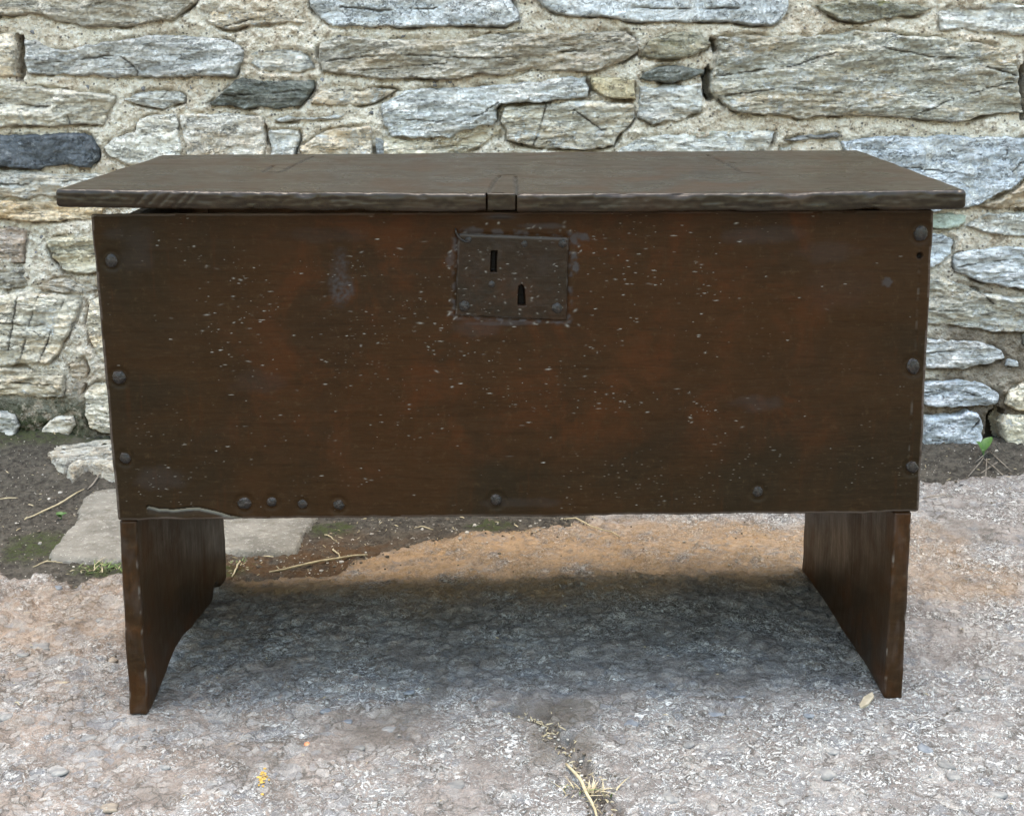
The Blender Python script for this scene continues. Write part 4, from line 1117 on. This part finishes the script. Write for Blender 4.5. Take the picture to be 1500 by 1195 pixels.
# lock plate with its two keyholes -----------------------------------
def lp(u, v):
    q = in_chest(u, v, 1, 0); return np.array([q[0], q[2]])
LP = np.array([lp(*q) for q in [(671, 342), (833, 348.5), (830.5, 470), (667, 462)]])
lo = LP.min(0) - .002; hi = LP.max(0) + .002
gx_ = np.arange(lo[0], hi[0], .0008); gz_ = np.arange(lo[1], hi[1], .0008)
LX, LZ = np.meshgrid(gx_, gz_, indexing='ij')
ls = poly_sd(LX, LZ, LP) + .0006 * fbm(LX * 90, LZ * 90, 3, 501)
key1 = [lp(*q) for q in [(719.5, 367.5), (728, 367.5), (727, 398.5), (718.5, 398.5)]]
key2 = [lp(*q) for q in [(759.5, 424), (760, 419.5), (763.5, 416.8), (767, 419.5), (768.5, 424), (769.5, 447), (758.5, 447)]]
ks = np.maximum(poly_sd(LX, LZ, key1), poly_sd(LX, LZ, key2))
hl = .0016 + .0005 * fbm(LX * 30, LZ * 30, 3, 502) + .00035 * fbm(LX * 160, LZ * 160, 3, 503)
pt = np.zeros(LX.shape)
for _ in range(34):
    u, v_ = fl_rng.uniform(676, 828), fl_rng.uniform(352, 462)
    c_ = lp(u, v_); ra = fl_rng.uniform(1.0, 2.0) * .00075; an = fl_rng.uniform(-.9, .9); rb = ra * fl_rng.uniform(.35, .7)
    dx, dz = LX - c_[0], LZ - c_[1]
    g = np.exp(-(((dx * math.cos(an) + dz * math.sin(an)) / ra) ** 2 + ((dz * math.cos(an) - dx * math.sin(an)) / rb) ** 2))
    k = fl_rng.uniform(.2, .65)
    hl -= .0006 * g * k; pt = np.maximum(pt, g * k)
ed = 1 - (1 - np.clip(ls / .0014, 0, 1)) ** 2
hl = hl * ed - .002 * (1 - ed)
top = sstep(.004, .001, (LP[0][1] + (LX - LP[0][0]) / (LP[1][0] - LP[0][0]) * (LP[1][1] - LP[0][1])) - LZ) * (ls > 0)  # paler band paints the highlight along the plate's top lip
hole = sstep(-.0006, .0006, ks)
hl = hl * (1 - hole) - .012 * hole
co = np.stack([LX, -hl, LZ], -1).reshape(-1, 3)
q = grid_quads(len(gx_), len(gz_), ls > -.0004)
edge_ = sstep(.0025, .0006, ls) * sstep(-.2, .3, fbm(LX * 60, LZ * 60, 3, 505))
co, q, at = compact(co, q, {'fleck': pt.ravel() * (1 - hole.ravel()), 'dark': hole.ravel(), 'edge': (np.maximum(edge_ * .5, top * .5) * (1 - hole)).ravel(), 'clus': (.8 * (1 - hole) * sstep(-.2, .3, fbm(LX * 45, LZ * 45, 3, 506))).ravel(), 'bloom': (.12 * sstep(.0, .5, fbm(LX * 40, LZ * 40, 4, 504))).ravel() * (1 - hole.ravel())})
M_plate = wood_material('rusted_plate', [(0.016, 0.0105, 0.0062), (0.022, 0.012, 0.0065), (0.028, 0.0125, 0.0055), (0.021, 0.015, 0.0105)], 0.30, fleck=.4, worn=(.10, .09, .085), spec=0.12)
plate = link('lock_plate', make_mesh('lock_plate', co, q, [M_plate], at), chest)
for i, (u, v_, s_) in enumerate([(768, 357, .45), (824, 356, .6), (720, 416, .45), (680, 448, .75), (816, 451, .7), (686, 351, .45)]):
    o = link('nail', nm[i % 5], plate)
    o.location = board_pt(u, v_, .0014); o.scale = (s_, s_, s_); o.rotation_euler = (0, rnd.uniform(0, 6.28), 0)
pts = [board_pt(u, v_, .0022) for u, v_ in [(667, 334), (668, 340), (671, 346), (676, 351), (682, 354), (689, 353)]]
v, f = tube(pts, [.0008, .0012, .0013, .0013, .0012, .0008], 7)
link('wire_staple', tri_mesh('wire_staple', v, f, M_iron, True), plate)

# end boards (the legs) -----------------------------------------------
def end_board(xo_t, xi_t, xo_b, xi_b, zb, arch, seed, y1=.452, skew=0.0):
    """x of outer/inner face where the front board ends (z=.2396) and at the floor; zb: floor height"""
    zt = .578
    k = (zt - zb) / (.2396 - zb)
    xo2 = xo_b + (xo_t - xo_b) * k; xi2 = xi_b + (xi_t - xi_b) * k
    xl_b, xr_b = sorted((xo_b, xi_b)); xl_t, xr_t = sorted((xo2, xi2))
    sx, sy, sz = .022, y1, zt - zb
    cut = .2375 - zb
    def disp(p, p0, nrm, at):
        x, y, z = p[:, 0], p[:, 1], p[:, 2]
        q = p.copy()
        q[:, 1] = np.where(p0[:, 2] > cut, np.maximum(p[:, 1], TH + .001), p[:, 1] + .0025)
        low = sstep(.12, 0, z)
        if arch:
            a_ = np.interp(y, [q_[0] for q_ in arch], [q_[1] for q_ in arch])
            q[:, 2] += a_ * sstep(.10, 0, z)
        fr = sstep(.03, .0, p0[:, 1]) * (p0[:, 2] < cut)
        q[:, 1] += fr * (.0022 * np.maximum(fbm(z * 22, x * 30, 4, seed), -.3) + .0012 * fbm(z * 90, x * 90, 3, seed + 1))
        q[:, 0] += (.0011 * fbm(y * 12, z * 7, 3, seed + 2) + .0016 * fbm(z * 14, y * 4, 3, seed + 3) + .0004 * fbm_axis(y * 150, z * 12, 3, seed + 4))
        bot = sstep(.02, 0, z)
        q[:, 2] += bot * .0015 * fbm(x * 90, y * 60, 3, seed + 5)
        e = (np.abs(nrm) > .3).sum(1) >= 2
        at['edge'] = e * .5 * sstep(-.1, .3, fbm(y * 40 + x * 40, z * 40, 3, seed + 6)) + fr * .35 * sstep(-.1, .3, fbm(z * 25, x * 60, 3, seed + 8))
        at['fleck'] = .3 * e * sstep(.15, .4, fbm(z * 60, x * 60 + y * 60, 3, seed + 7)) * (z < cut)
        return q
    cn = [[[(xl_b, 0, zb), (xl_t, 0, zt)], [(xl_b + skew, y1, zb), (xl_t + skew, y1, zt)]], [[(xr_b, 0, zb), (xr_t, 0, zt)], [(xr_b + skew, y1, zb), (xr_t + skew, y1, zt)]]]
    return plank('end_board', (sx, sy, sz), lat(sx, .002, .003), lat(sy, .005, .003), lat(sz, .003, .003, (cut - .0006, cut + .0006)), .003, cn, M_leg, chest, disp, seed=seed, rvar=.9)
zl = .0005 - .003; zr = .0069 - .003
L_ot = in_chest(174, 763, 1, .0025)[0]; L_it = in_chest(199, 763, 1, .0025)[0]
L_ob = in_chest(189, 1045, 1, .0025)[0]; L_ib = in_chest(217, 1044, 1, .0025)[0]
R_ot = in_chest(1336, 752, 1, .0025)[0]; R_it = in_chest(1311, 752, 1, .0025)[0]
R_ob = in_chest(1322, 1020, 1, .0025)[0]; R_ib = in_chest(1295, 1021, 1, .0025)[0]
end_board(L_ot, L_it, L_ob, L_ib, zl, [(.015, 0), (.05, .006), (.09, .011), (.147, .0235), (.175, .0225), (.208, .019), (.284, .009), (.355, .002), (.368, .003), (.376, .018), (.384, .022), (.40, .019), (.42, .004), (.445, 0)], 610, y1=.468, skew=.0248)
end_board(R_ot, R_it, R_ob, R_ib, zr, [(.02, 0), (.10, .006), (.2, .003), (.3, .005), (.44, 0)], 650)
# back and bottom
def simple_board(name, x0, x1, y0, y1, z0, z1, seed, mat=M_leg):
    def disp(p, p0, nrm, at):
        q = p.copy(); q += .0008 * nrm * fbm(p[:, 0] * 12, p[:, 2] * 40 + p[:, 1] * 40, 3, seed)[:, None]
        return q
    return plank(name, (x1 - x0, y1 - y0, z1 - z0), lat(x1 - x0, .02, .003), lat(y1 - y0, .02, .003), lat(z1 - z0, .012, .003), .003, box_corners(x0, x1, y0, y1, z0, z1), mat, chest, disp, seed=seed)
simple_board('back_board', -.430, .468, .470, .490, .238, .585, 700)
simple_board('bottom_board', -.428, .44, .0235, .452, .252, .272, 720)

# lid -----------------------------------------------------------------
LY = -.022
zf = in_chest(80, 277, 1, LY)
fl_t = in_chest(80, 277.5, 1, LY); fr_t = in_chest(1417, 278.5, 1, LY)
fl_b = in_chest(80, 304, 1, LY); fr_b = in_chest(1417, 307.5, 1, LY)
def lidz(x):
    t = (x - fl_t[0]) / (fr_t[0] - fl_t[0]); return fl_t[2] + (fr_t[2] - fl_t[2]) * t
bl_t = in_chest(236, 227.5, 2, fl_t[2] + .0035); br_t = in_chest(1257, 219.5, 2, fr_t[2] + .0065)
lw, ld, lh = .985, .48, .0205
dn = lambda q, k: (q[0], q[1], q[2] - k)
hL = fl_t[2] - fl_b[2]; hR = fr_t[2] - fr_b[2]
lc = [[[dn(fl_t, hL), tuple(fl_t)], [dn(bl_t, hL), tuple(bl_t)]], [[dn(fr_t, hR), tuple(fr_t)], [dn(br_t, hR), tuple(br_t)]]]
def lx(u):
    return (in_chest(u, 290, 1, LY)[0] - fl_t[0]) / (fr_t[0] - fl_t[0]) * lw
NX0, NX1 = lx(712), lx(757)
def lid_uv(u, v):
    """photo pixel on the lid's top -> nominal (x,y)"""
    x, y = .5, .1
    for _ in range(8):
        z = fl_t[2] * (1 - x) * (1 - y) + fr_t[2] * x * (1 - y) + bl_t[2] * (1 - x) * y + br_t[2] * x * y
        q = in_chest(u, v, 2, z)
        y = (q[1] - LY) / ((bl_t[1] * (1 - x) + br_t[1] * x) - LY)
        l = fl_t[0] * (1 - y) + bl_t[0] * y; r_ = fr_t[0] * (1 - y) + br_t[0] * y
        x = (q[0] - l) / (r_ - l)
    return (x * lw, y * ld)
def lid_pt(x, y, up=0.0):
    a, b = x / lw, y / ld
    P = [np.array(q) for q in (fl_t, fr_t, bl_t, br_t)]
    q = P[0] * (1 - a) * (1 - b) + P[1] * a * (1 - b) + P[2] * (1 - a) * b + P[3] * a * b
    sag = -.0042 * math.sin(math.pi * min(max(a, 0), 1)) * max(0, 1 - b * 1.6)
    return (q[0], q[1], q[2] + up + sag)
JOINT = [[lid_uv(*q) for q in L_] for L_ in [
    [(385, 251.5), (408, 252), (418, 248), (458, 229.5)], [(387, 251), (400, 243)],
    [(1036, 227), (1060, 238), (1087, 252), (1113, 253)], [(1071, 238), (1077, 238.5)],
    [(714, 281), (718, 272), (724, 263), (733, 255), (754, 254.5)], [(755, 256), (757, 281)]]]
def lid_disp(p, p0, nrm, at):
    x, y, z = p[:, 0], p[:, 1], p[:, 2]
    q = p.copy()
    fr = p0[:, 1] < .004
    frn = sstep(.02, 0, p0[:, 1])
    # front edge: torn grain and chips
    q[:, 1] += frn * (.0012 * fbm(x * 11, z * 10, 3, 801) + .0009 * fbm_axis(x * 26, z * 260, 4, 802) + .0007 * fbm(x * 130, z * 130, 3, 803))
    tope = sstep(.6, .95, p0[:, 2] / lh) * frn
    chip = sstep(.12, .42, fbm(x * 17, p0[:, 1] * 40, 4, 804)) + .5 * sstep(.1, .4, fbm(x * 70, z * 70, 3, 806))
    q[:, 1] += tope * .0015 * chip; q[:, 2] -= tope * .0010 * chip
    bote = sstep(.4, .05, p0[:, 2] / lh) * frn
    q[:, 2] += bote * (.0022 * sstep(.05, .4, fbm(x * 12, z * 0 + 2, 3, 805)) + .0005 * fbm(x * 60, z * 60, 3, 807))
    # saw marks near the left end
    for uu in (205, 222, 240, 262, 276):
        s_ = lx(uu) + (p0[:, 2] - lh / 2) * .9
        q[:, 1] += fr * .0013 * np.exp(-((x - s_) / .0016) ** 2)
    # notch that takes the inset
    nt = sstep(NX0 - .0005, NX0 + .0005, x) * sstep(NX1 + .0005, NX1 - .0005, x)
    q[:, 1] += np.where(p0[:, 1] < .006, nt * .014, 0)
    # top: worn, a little dished
    tp = p0[:, 2] > lh - .001
    q[:, 2] += tp * (.0009 * fbm(x * 5, y * 9, 3, 810) + .00025 * fbm_axis(x * 14, y * 170, 3, 811))
    for L_ in JOINT:
        d = line_d(x, y, L_) + .0006 * fbm(x * 90, y * 90, 2, 812)
        g = tp * sstep(.0026, .0005, d)
        q[:, 2] -= .0022 * g; at['dark'] = np.maximum(at['dark'], g * .85)
    q[:, 2] -= .0042 * np.sin(np.pi * np.clip(x / lw, 0, 1)) * np.clip(1 - p0[:, 1] / ld * 1.6, 0, 1)
    # back edge slightly uneven
    q[:, 1] += sstep(ld - .03, ld, p0[:, 1]) * (.0035 * fbm(x * 6, z * 0, 3, 813) + .001 * fbm(x * 40, z * 30, 2, 814))
    e = (np.abs(nrm) > .3).sum(1) >= 2
    at['edge'] = np.clip(e * (p0[:, 2] > lh * .5) * frn * .55 + fr * .28 * sstep(-.2, .3, fbm_axis(x * 9, z * 120, 3, 815)), 0, 1)
    for (u, v_, ru, k_) in [(1028, 250, .012, .35), (840, 240, .03, .12), (640, 240, .02, .08)]:
        cx, cy = lid_uv(u, v_)
        at['dark'] = np.maximum(at['dark'], tp * k_ * sstep(1.3, 0, ((x - cx) / ru) ** 2 + ((y - cy) / .07) ** 2 + .5 * fbm(x * 40, y * 20, 3, 816)))
    return q
lid = plank('lid', (lw, ld, lh), lat(lw, .002, .004, (NX0 - .0006, NX0 + .0006, NX1 - .0006, NX1 + .0006)), lat(ld, .003, .004), lat(lh, .0014, .004), .004, lc, M_lid, chest, lid_disp, seed=21, rvar=.5)
# oak block let into the middle of the front edge
P = [(NX0 + .0012, .0022), (NX1 - .0012, .0022), (NX1 - .0012, .0138), (NX0 + .0012, .0138)]
nb = 14; vv = []; ff = []
iw = NX1 - NX0 - .0024
def ins_disp(p, p0, nrm, at):
    q = p.copy(); q[:, 1] += .0008 * fbm(p[:, 0] * 110, p[:, 2] * 110, 3, 830)
    at['edge'] = .5 * ((np.abs(nrm) > .3).sum(1) >= 2)
    return q
c_ = [lid_pt(NX0 + .0012, .0024), lid_pt(NX1 - .0012, .0024), lid_pt(NX0 + .0012, .0136), lid_pt(NX1 - .0012, .0136)]
ic = [[[dn(c_[0], hL - .0008), dn(c_[0], .0002)], [dn(c_[2], hL - .0008), dn(c_[2], .0002)]], [[dn(c_[1], hL - .0008), dn(c_[1], .0002)], [dn(c_[3], hL - .0008), dn(c_[3], .0002)]]]
plank('inset_block', (iw, .0112, lh), lat(iw, .0015, .0015), lat(.0112, .003, .0015), lat(lh, .0015, .0015), .0015, ic, M_lid, lid, ins_disp, seed=31)

# ------------------------------------------------------------------ small things lying about
def strand(name, px, rad, mat, label, cat, group=None, lift=.003, curve=0.0, sides=6):
    pts = []
    A_ = [on_ground(u, v_) for u, v_ in px]
    n = 9
    acc = [0]
    for a_, b_ in zip(A_[:-1], A_[1:]): acc.append(acc[-1] + math.dist(a_, b_))
    g = random.Random(len(label) + int(px[0][0]))
    for i in range(n):
        s_ = acc[-1] * i / (n - 1)
        x = float(np.interp(s_, acc, [q[0] for q in A_])); y = float(np.interp(s_, acc, [q[1] for q in A_]))
        x += g.uniform(-.0012, .0012); y += g.uniform(-.0012, .0012) + curve * math.sin(math.pi * i / (n - 1))
        pts.append(Vector((x, y, ground_z(x, y) + rad + lift * math.sin(math.pi * i / (n - 1)))))
    zz = [p.z for p in pts]
    for i in range(1, n - 1): pts[i].z = max((zz[i - 1] + zz[i + 1]) / 2, zz[i])
    o0 = pts[0].copy()
    v, f = tube([p - o0 for p in pts], [rad * (1 - .45 * abs(i / (n - 1) - .4)) * g.uniform(.85, 1.1) for i in range(n)], sides)
    o = link(name, tri_mesh(name, v, f, mat, True))
    o.location = o0
    o['label'] = label; o['category'] = cat
    if group: o['group'] = group
    return o
G1 = 'dry straws lying on the ground'
strand('straw', [(35,753),(80,735),(122,712)], .0017, M_straw, 'long pale straw lying on dark soil left of the chest, rising toward the wall', 'straw', G1)
strand('straw', [(395,832),(440,826),(490,816),(537,807)], .0020, M_straw, 'thick bent straw lying on brown soil under the chest near its left end', 'straw', G1, curve=.004)
strand('straw', [(822,757),(860,771),(908,791)], .0014, M_straw, 'thin straw lying under the middle of the chest, slanting down to the right', 'straw', G1)
strand('straw', [(-4,724),(26,722)], .0013, M_straw, 'short straw on the soil at the far left edge of the picture', 'straw', G1)
strand('straw', [(340,838),(346,828),(352,812)], .0016, M_straw, 'short upright-looking straw just right of the left end board', 'straw', G1)
strand('straw', [(487,801),(500,813)], .0014, M_straw, 'stubby straw crossing the end of the thick bent straw', 'straw', G1)
strand('straw', [(48,822),(70,818),(90,816)], .0012, M_straw, 'pale straw below the flagstone beside the grass tuft at left', 'straw', G1)
strand('straw', [(828,1122),(850,1155),(878,1200)], .0019, M_straw, 'long straw lying along the crack in the front concrete', 'straw', G1, lift=.005)
strand('straw', [(606,768),(635,770)], .0011, M_straw, 'tiny straw right under the bottom edge of the chest front, left of centre', 'straw', G1)
strand('straw', [(475,778),(490,786)], .0011, M_straw, 'tiny straw on the mossy soil beside the flagstone under the chest', 'straw', G1)
strand('twig', [(128,712),(142,704),(154,690)], .0018, M_twig, 'dark curved twig on the soil between the long straw and the chest', 'twig')
strand('twig', [(1352,736),(1396,735)], .0013, M_twig, 'thin grey twig on the concrete beside the right bottom corner of the chest front', 'twig')
for k, pp in enumerate([[(1446,684),(1432,672),(1441,664)],[(1441,664),(1462,672),(1470,682)],[(1447,662),(1446,682)],[(1455,660),(1476,676)],[(1434,678),(1428,690)]]):
    pass
# a little heap of dead stems at the right foot of the wall: one thing
bits = [[(1420,680),(1436,668),(1442,660)],[(1442,662),(1455,672),(1470,684)],[(1446,662),(1445,686)],[(1452,658),(1482,678)],[(1438,676),(1462,668)],[(1430,664),(1447,658)]]
V_ = []; F_ = []
org = Vector((*on_ground(1446, 668), 0.03))
for b in bits:
    pts = []
    for i, (u, v_) in enumerate(b):
        x, y = on_ground(u, v_, .03); pts.append(Vector((x, y, ground_z(x, y) + .004 + .004 * (i % 2))) - org)
    v, f = tube(pts, [.0010] * len(pts), 5)
    F_ += [[k + len(V_) for k in ff_] for ff_ in f]; V_ += v
o = link('dead_stems', tri_mesh('dead_stems', V_, F_, M_twig, True)); o.location = org
o['label'] = 'small tangle of dry dead stems on the soil at the right foot of the wall'; o['category'] = 'dead stems'

def blade(p, dirx, diry, h, w, bend, nseg=5):
    v = []; f = []
    d = Vector((dirx, diry, 0)); d.normalize(); sd2 = Vector((-d.y, d.x, 0))
    for i in range(nseg + 1):
        t = i / nseg
        c = p + d * (bend * t * t) + Vector((0, 0, h * (t - .25 * t * t)))
        ww = w * (1 - t) ** .7 + .0001
        v += [c - sd2 * ww, c + sd2 * ww + Vector((0, 0, ww * .3))]
    for i in range(nseg):
        f.append([2 * i, 2 * i + 1, 2 * i + 3, 2 * i + 2])
    return v, f
def tuft(name, u, v_, n, spread, h, mat, label, cat, seed, dry=0):
    x, y = on_ground(u, v_); z = ground_z(x, y)
    root = link(name, None); root.location = (x, y, z); root['label'] = label; root['category'] = cat
    g = random.Random(seed)
    for part, cnt, mt in (('blades', n, mat), ('dry_blades', dry, M_straw)):
        V_ = []; F_ = []
        for _ in range(cnt):
            px = g.gauss(0, spread); py = g.gauss(0, spread * .4); an = g.uniform(0, 6.28)
            hh = h * g.uniform(.4, 1)
            v, f = blade(Vector((px, py, -.004)), math.cos(an), math.sin(an), hh, .0011, hh * g.uniform(.5, 2.2))
            F_ += [[k + len(V_) for k in q] for q in f]; V_ += v
        if cnt: link(part, tri_mesh(part, V_, F_, mt), root)
    return root
tuft('grass_tuft', 148, 824, 75, .022, .020, M_grass, 'low tuft of green and dry grass beside the left end board, below the flagstone', 'grass', 3, 22)
tuft('grass_tuft', 862, 1160, 10, .014, .016, M_grass, 'few dry grass blades growing out of the front concrete crack', 'grass', 4, 26)
tuft('grass_tuft', 350, 818, 14, .012, .012, M_grass, 'sparse grass in the joint just right of the left end board', 'grass', 8, 8)

def leaf_mesh(l, w, cup, nseg=6):
    v = []; f = []
    for i in range(nseg + 1):
        t = i / nseg
        ww = w * math.sin(math.pi * min(t * .93 + .05, 1)) ** .8
        zc = cup * math.sin(t * 2.6)
        v += [(-ww, l * t, zc + ww * .35), (0, l * t, zc), (ww, l * t, zc + ww * .35)]
    for i in range(nseg):
        a_ = 3 * i
        f += [[a_, a_ + 1, a_ + 4, a_ + 3], [a_ + 1, a_ + 2, a_ + 5, a_ + 4]]
    return v, f
def sprout(name, x, y, z, leaves, label):
    root = link(name, None); root.location = (x, y, z); root['label'] = label; root['category'] = 'plant'
    for (l, w, cup, rz, rx, base) in leaves:
        v, f = leaf_mesh(l, w, cup)
        o = link('leaf', tri_mesh('leaf', v, f, M_leaf, True), root)
        o.rotation_euler = (rx, 0, rz); o.location = base
    st, sf = tube([Vector((0, 0, -.006)), Vector((.001, 0, .004)), Vector((.002, -.001, leaves[0][5][2] + .002))], [.0012, .0011, .0009], 6)
    link('stem', tri_mesh('stem', st, sf, M_leaf, True), root)
x, y = on_ground(88, 752); z = ground_z(x, y)
sprout('seedling', x, y, z, [(.012, .006, .002, .6, .5, (0, 0, .006)), (.013, .006, .002, -1.2, .4, (0, 0, .006)), (.010, .005, .002, 2.6, .6, (0, 0, .006))], 'tiny green seedling on the soil left of the flagstone')
x, y = on_ground(1440, 660, .03)
z = ground_z(x, min(y, 1.11))
sprout('weed', x, min(y, 1.10), z, [(.034, .011, .004, -.95, .75, (0, 0, .014)), (.026, .010, .004, .9, .9, (0, 0, .010)), (.020, .008, .003, -.4, .3, (0, 0, .016))], 'small weed with bright green leaves at the right foot of the wall')

x, y = on_ground(1268, 1033); z = ground_z(x, y)
v, f = prism([(-.017, -.004), (-.004, -.006), (.012, -.003), (.019, .004), (.004, .006), (-.012, .001)], 0, .003, lambda a_, b_, d: (a_, b_, d + .002 * math.sin(a_ * 90)))
o = link('wood_chip', tri_mesh('wood_chip', v, f, M_woodchip)); o.location = (x, y, z); o.rotation_euler = (.05, -.08, .75)
o['label'] = 'pale splinter of wood on the concrete beside the foot of the right end board'; o['category'] = 'wood chip'
x, y = on_ground(450, 1094)
o = link('brick_fragment', chip_mesh('brick_fragment', .0055, .4, 91, M_brick)); o.location = (x, y, ground_z(x, y))
o['label'] = 'tiny orange brick fragment on the front concrete, right of the left leg'; o['category'] = 'brick fragment'
V_ = []; F_ = []
x, y = on_ground(385, 1144); g = random.Random(12)
z0 = ground_z(x, y)
for k in range(26):
    px, py = g.gauss(0, .0035), g.gauss(0, .010)
    r_ = g.uniform(.001, .0034); zz = ground_z(x + px, y + py) - z0
    n = 7; b0 = len(V_)
    V_ += [(px + r_ * math.cos(6.283 * i / n) * g.uniform(.6, 1.1), py + r_ * math.sin(6.283 * i / n) * g.uniform(.6, 1.1), zz - .0005) for i in range(n)] + [(px, py, zz + .0014)]
    F_ += [[b0 + i, b0 + (i + 1) % n, b0 + n] for i in range(n)]
o = link('lichen_patch', tri_mesh('lichen_patch', V_, F_, M_lichen, True)); o.location = (x, y, z0)
o['label'] = 'yellow flaky lichen patch on the front concrete, lower left'; o['category'] = 'lichen'

# crumbs, grit and chaff on the soil and along its edge: nobody could count them
g = np.random.default_rng(77)
co = []; fa = []; mi = []
def crumb(x, y, z, r, kind):
    b0 = len(co)
    if kind == 2:                      # chaff: a thin flat sliver
        an = g.uniform(0, 6.28); l = r * g.uniform(2, 5); w_ = r * .28
        dx, dy = math.cos(an) * l, math.sin(an) * l; ox, oy = -math.sin(an) * w_, math.cos(an) * w_
        dz = g.uniform(-.001, .003)
        for (sx, sy_, k) in ((-1, -1, 0), (1, -1, 1), (1, 1, 1), (-1, 1, 0)):
            co.append((x + dx * sx * .5 + ox * sy_, y + dy * sx * .5 + oy * sy_, z + .001 + k * dz))
        co.append((x, y, z + .0022 + dz * .5))
        for i in range(4): fa.append((b0 + i, b0 + (i + 1) % 4, b0 + 4)); mi.append(2)
    else:
        n = 5
        rr = r * g.uniform(.6, 1.2, 2 * n)
        for k, hh in ((0, -.2), (1, .5)):
            for i in range(n):
                an = 6.2832 * (i + k * .5) / n
                co.append((x + rr[k * n + i] * math.cos(an), y + rr[k * n + i] * math.sin(an), z + r * hh))
        co.append((x, y, z + r * g.uniform(.7, 1.1)))
        for i in range(n):
            j = (i + 1) % n
            fa.append((b0 + i, b0 + j, b0 + n + i)); mi.append(kind)
            fa.append((b0 + j, b0 + n + j, b0 + n + i)); mi.append(kind)
            fa.append((b0 + n + i, b0 + n + j, b0 + 2 * n)); mi.append(kind)
cnt = 0
while cnt < 2600:
    if g.random() < .75:
        x, y = g.uniform(-1.0, 1.0), g.uniform(.48, 1.13)
    else:
        x, y = g.uniform(-.5, .6), g.uniform(.48, .75)
    i = min(max(int(np.searchsorted(xs, x)), 1), len(xs) - 1); j = min(max(int(np.searchsorted(ys, y)), 1), len(ys) - 1)
    s_ = ssd[i, j]
    if s_ < -.03 and g.random() > .05: continue
    r = g.uniform(.0008, .0022) if g.random() < .85 else g.uniform(.002, .0045)
    kd = int(g.choice([0, 0, 0, 1, 2]))
    crumb(x, y, ground_z(x, y), r, kd); cnt += 1
for _ in range(240):                    # debris in the front crack
    k = g.random(); pA = CRACK[0] if k < .3 else CRACK[3]
    t_ = g.random()
    idx = int(g.integers(0, len(CRACK) - 2)); a_, b_ = CRACK[idx], CRACK[idx + 1]
    x = a_[0] + (b_[0] - a_[0]) * t_ + g.normal() * .008; y = a_[1] + (b_[1] - a_[1]) * t_ + g.normal() * .005
    crumb(x, y, ground_z(x, y), g.uniform(.0008, .0024), int(g.choice([0, 1, 2, 2])))
for _ in range(330):                    # stray grit on the slab
    x, y = g.uniform(-.8, .8), g.uniform(-.3, .6)
    crumb(x, y, ground_z(x, y), g.uniform(.0006, .0018), int(g.choice([0, 1, 1, 2])))
M_crumb = plain('soil_crumb', (0.04, 0.032, 0.024), (0.10, 0.08, 0.06), 60, 0.95)
M_grit = plain('pale_grit', (0.17, 0.155, 0.135), (0.38, 0.355, 0.32), 30, 0.9)
me = bpy.data.meshes.new('soil_litter')
me.from_pydata(co, [], fa)
for m_ in (M_crumb, M_grit, M_straw): me.materials.append(m_)
me.polygons.foreach_set('material_index', mi)
me.update()
o = link('soil_litter', me, kind='stuff')
o['label'] = 'scattered crumbs, grit and chaff on the soil and concrete'
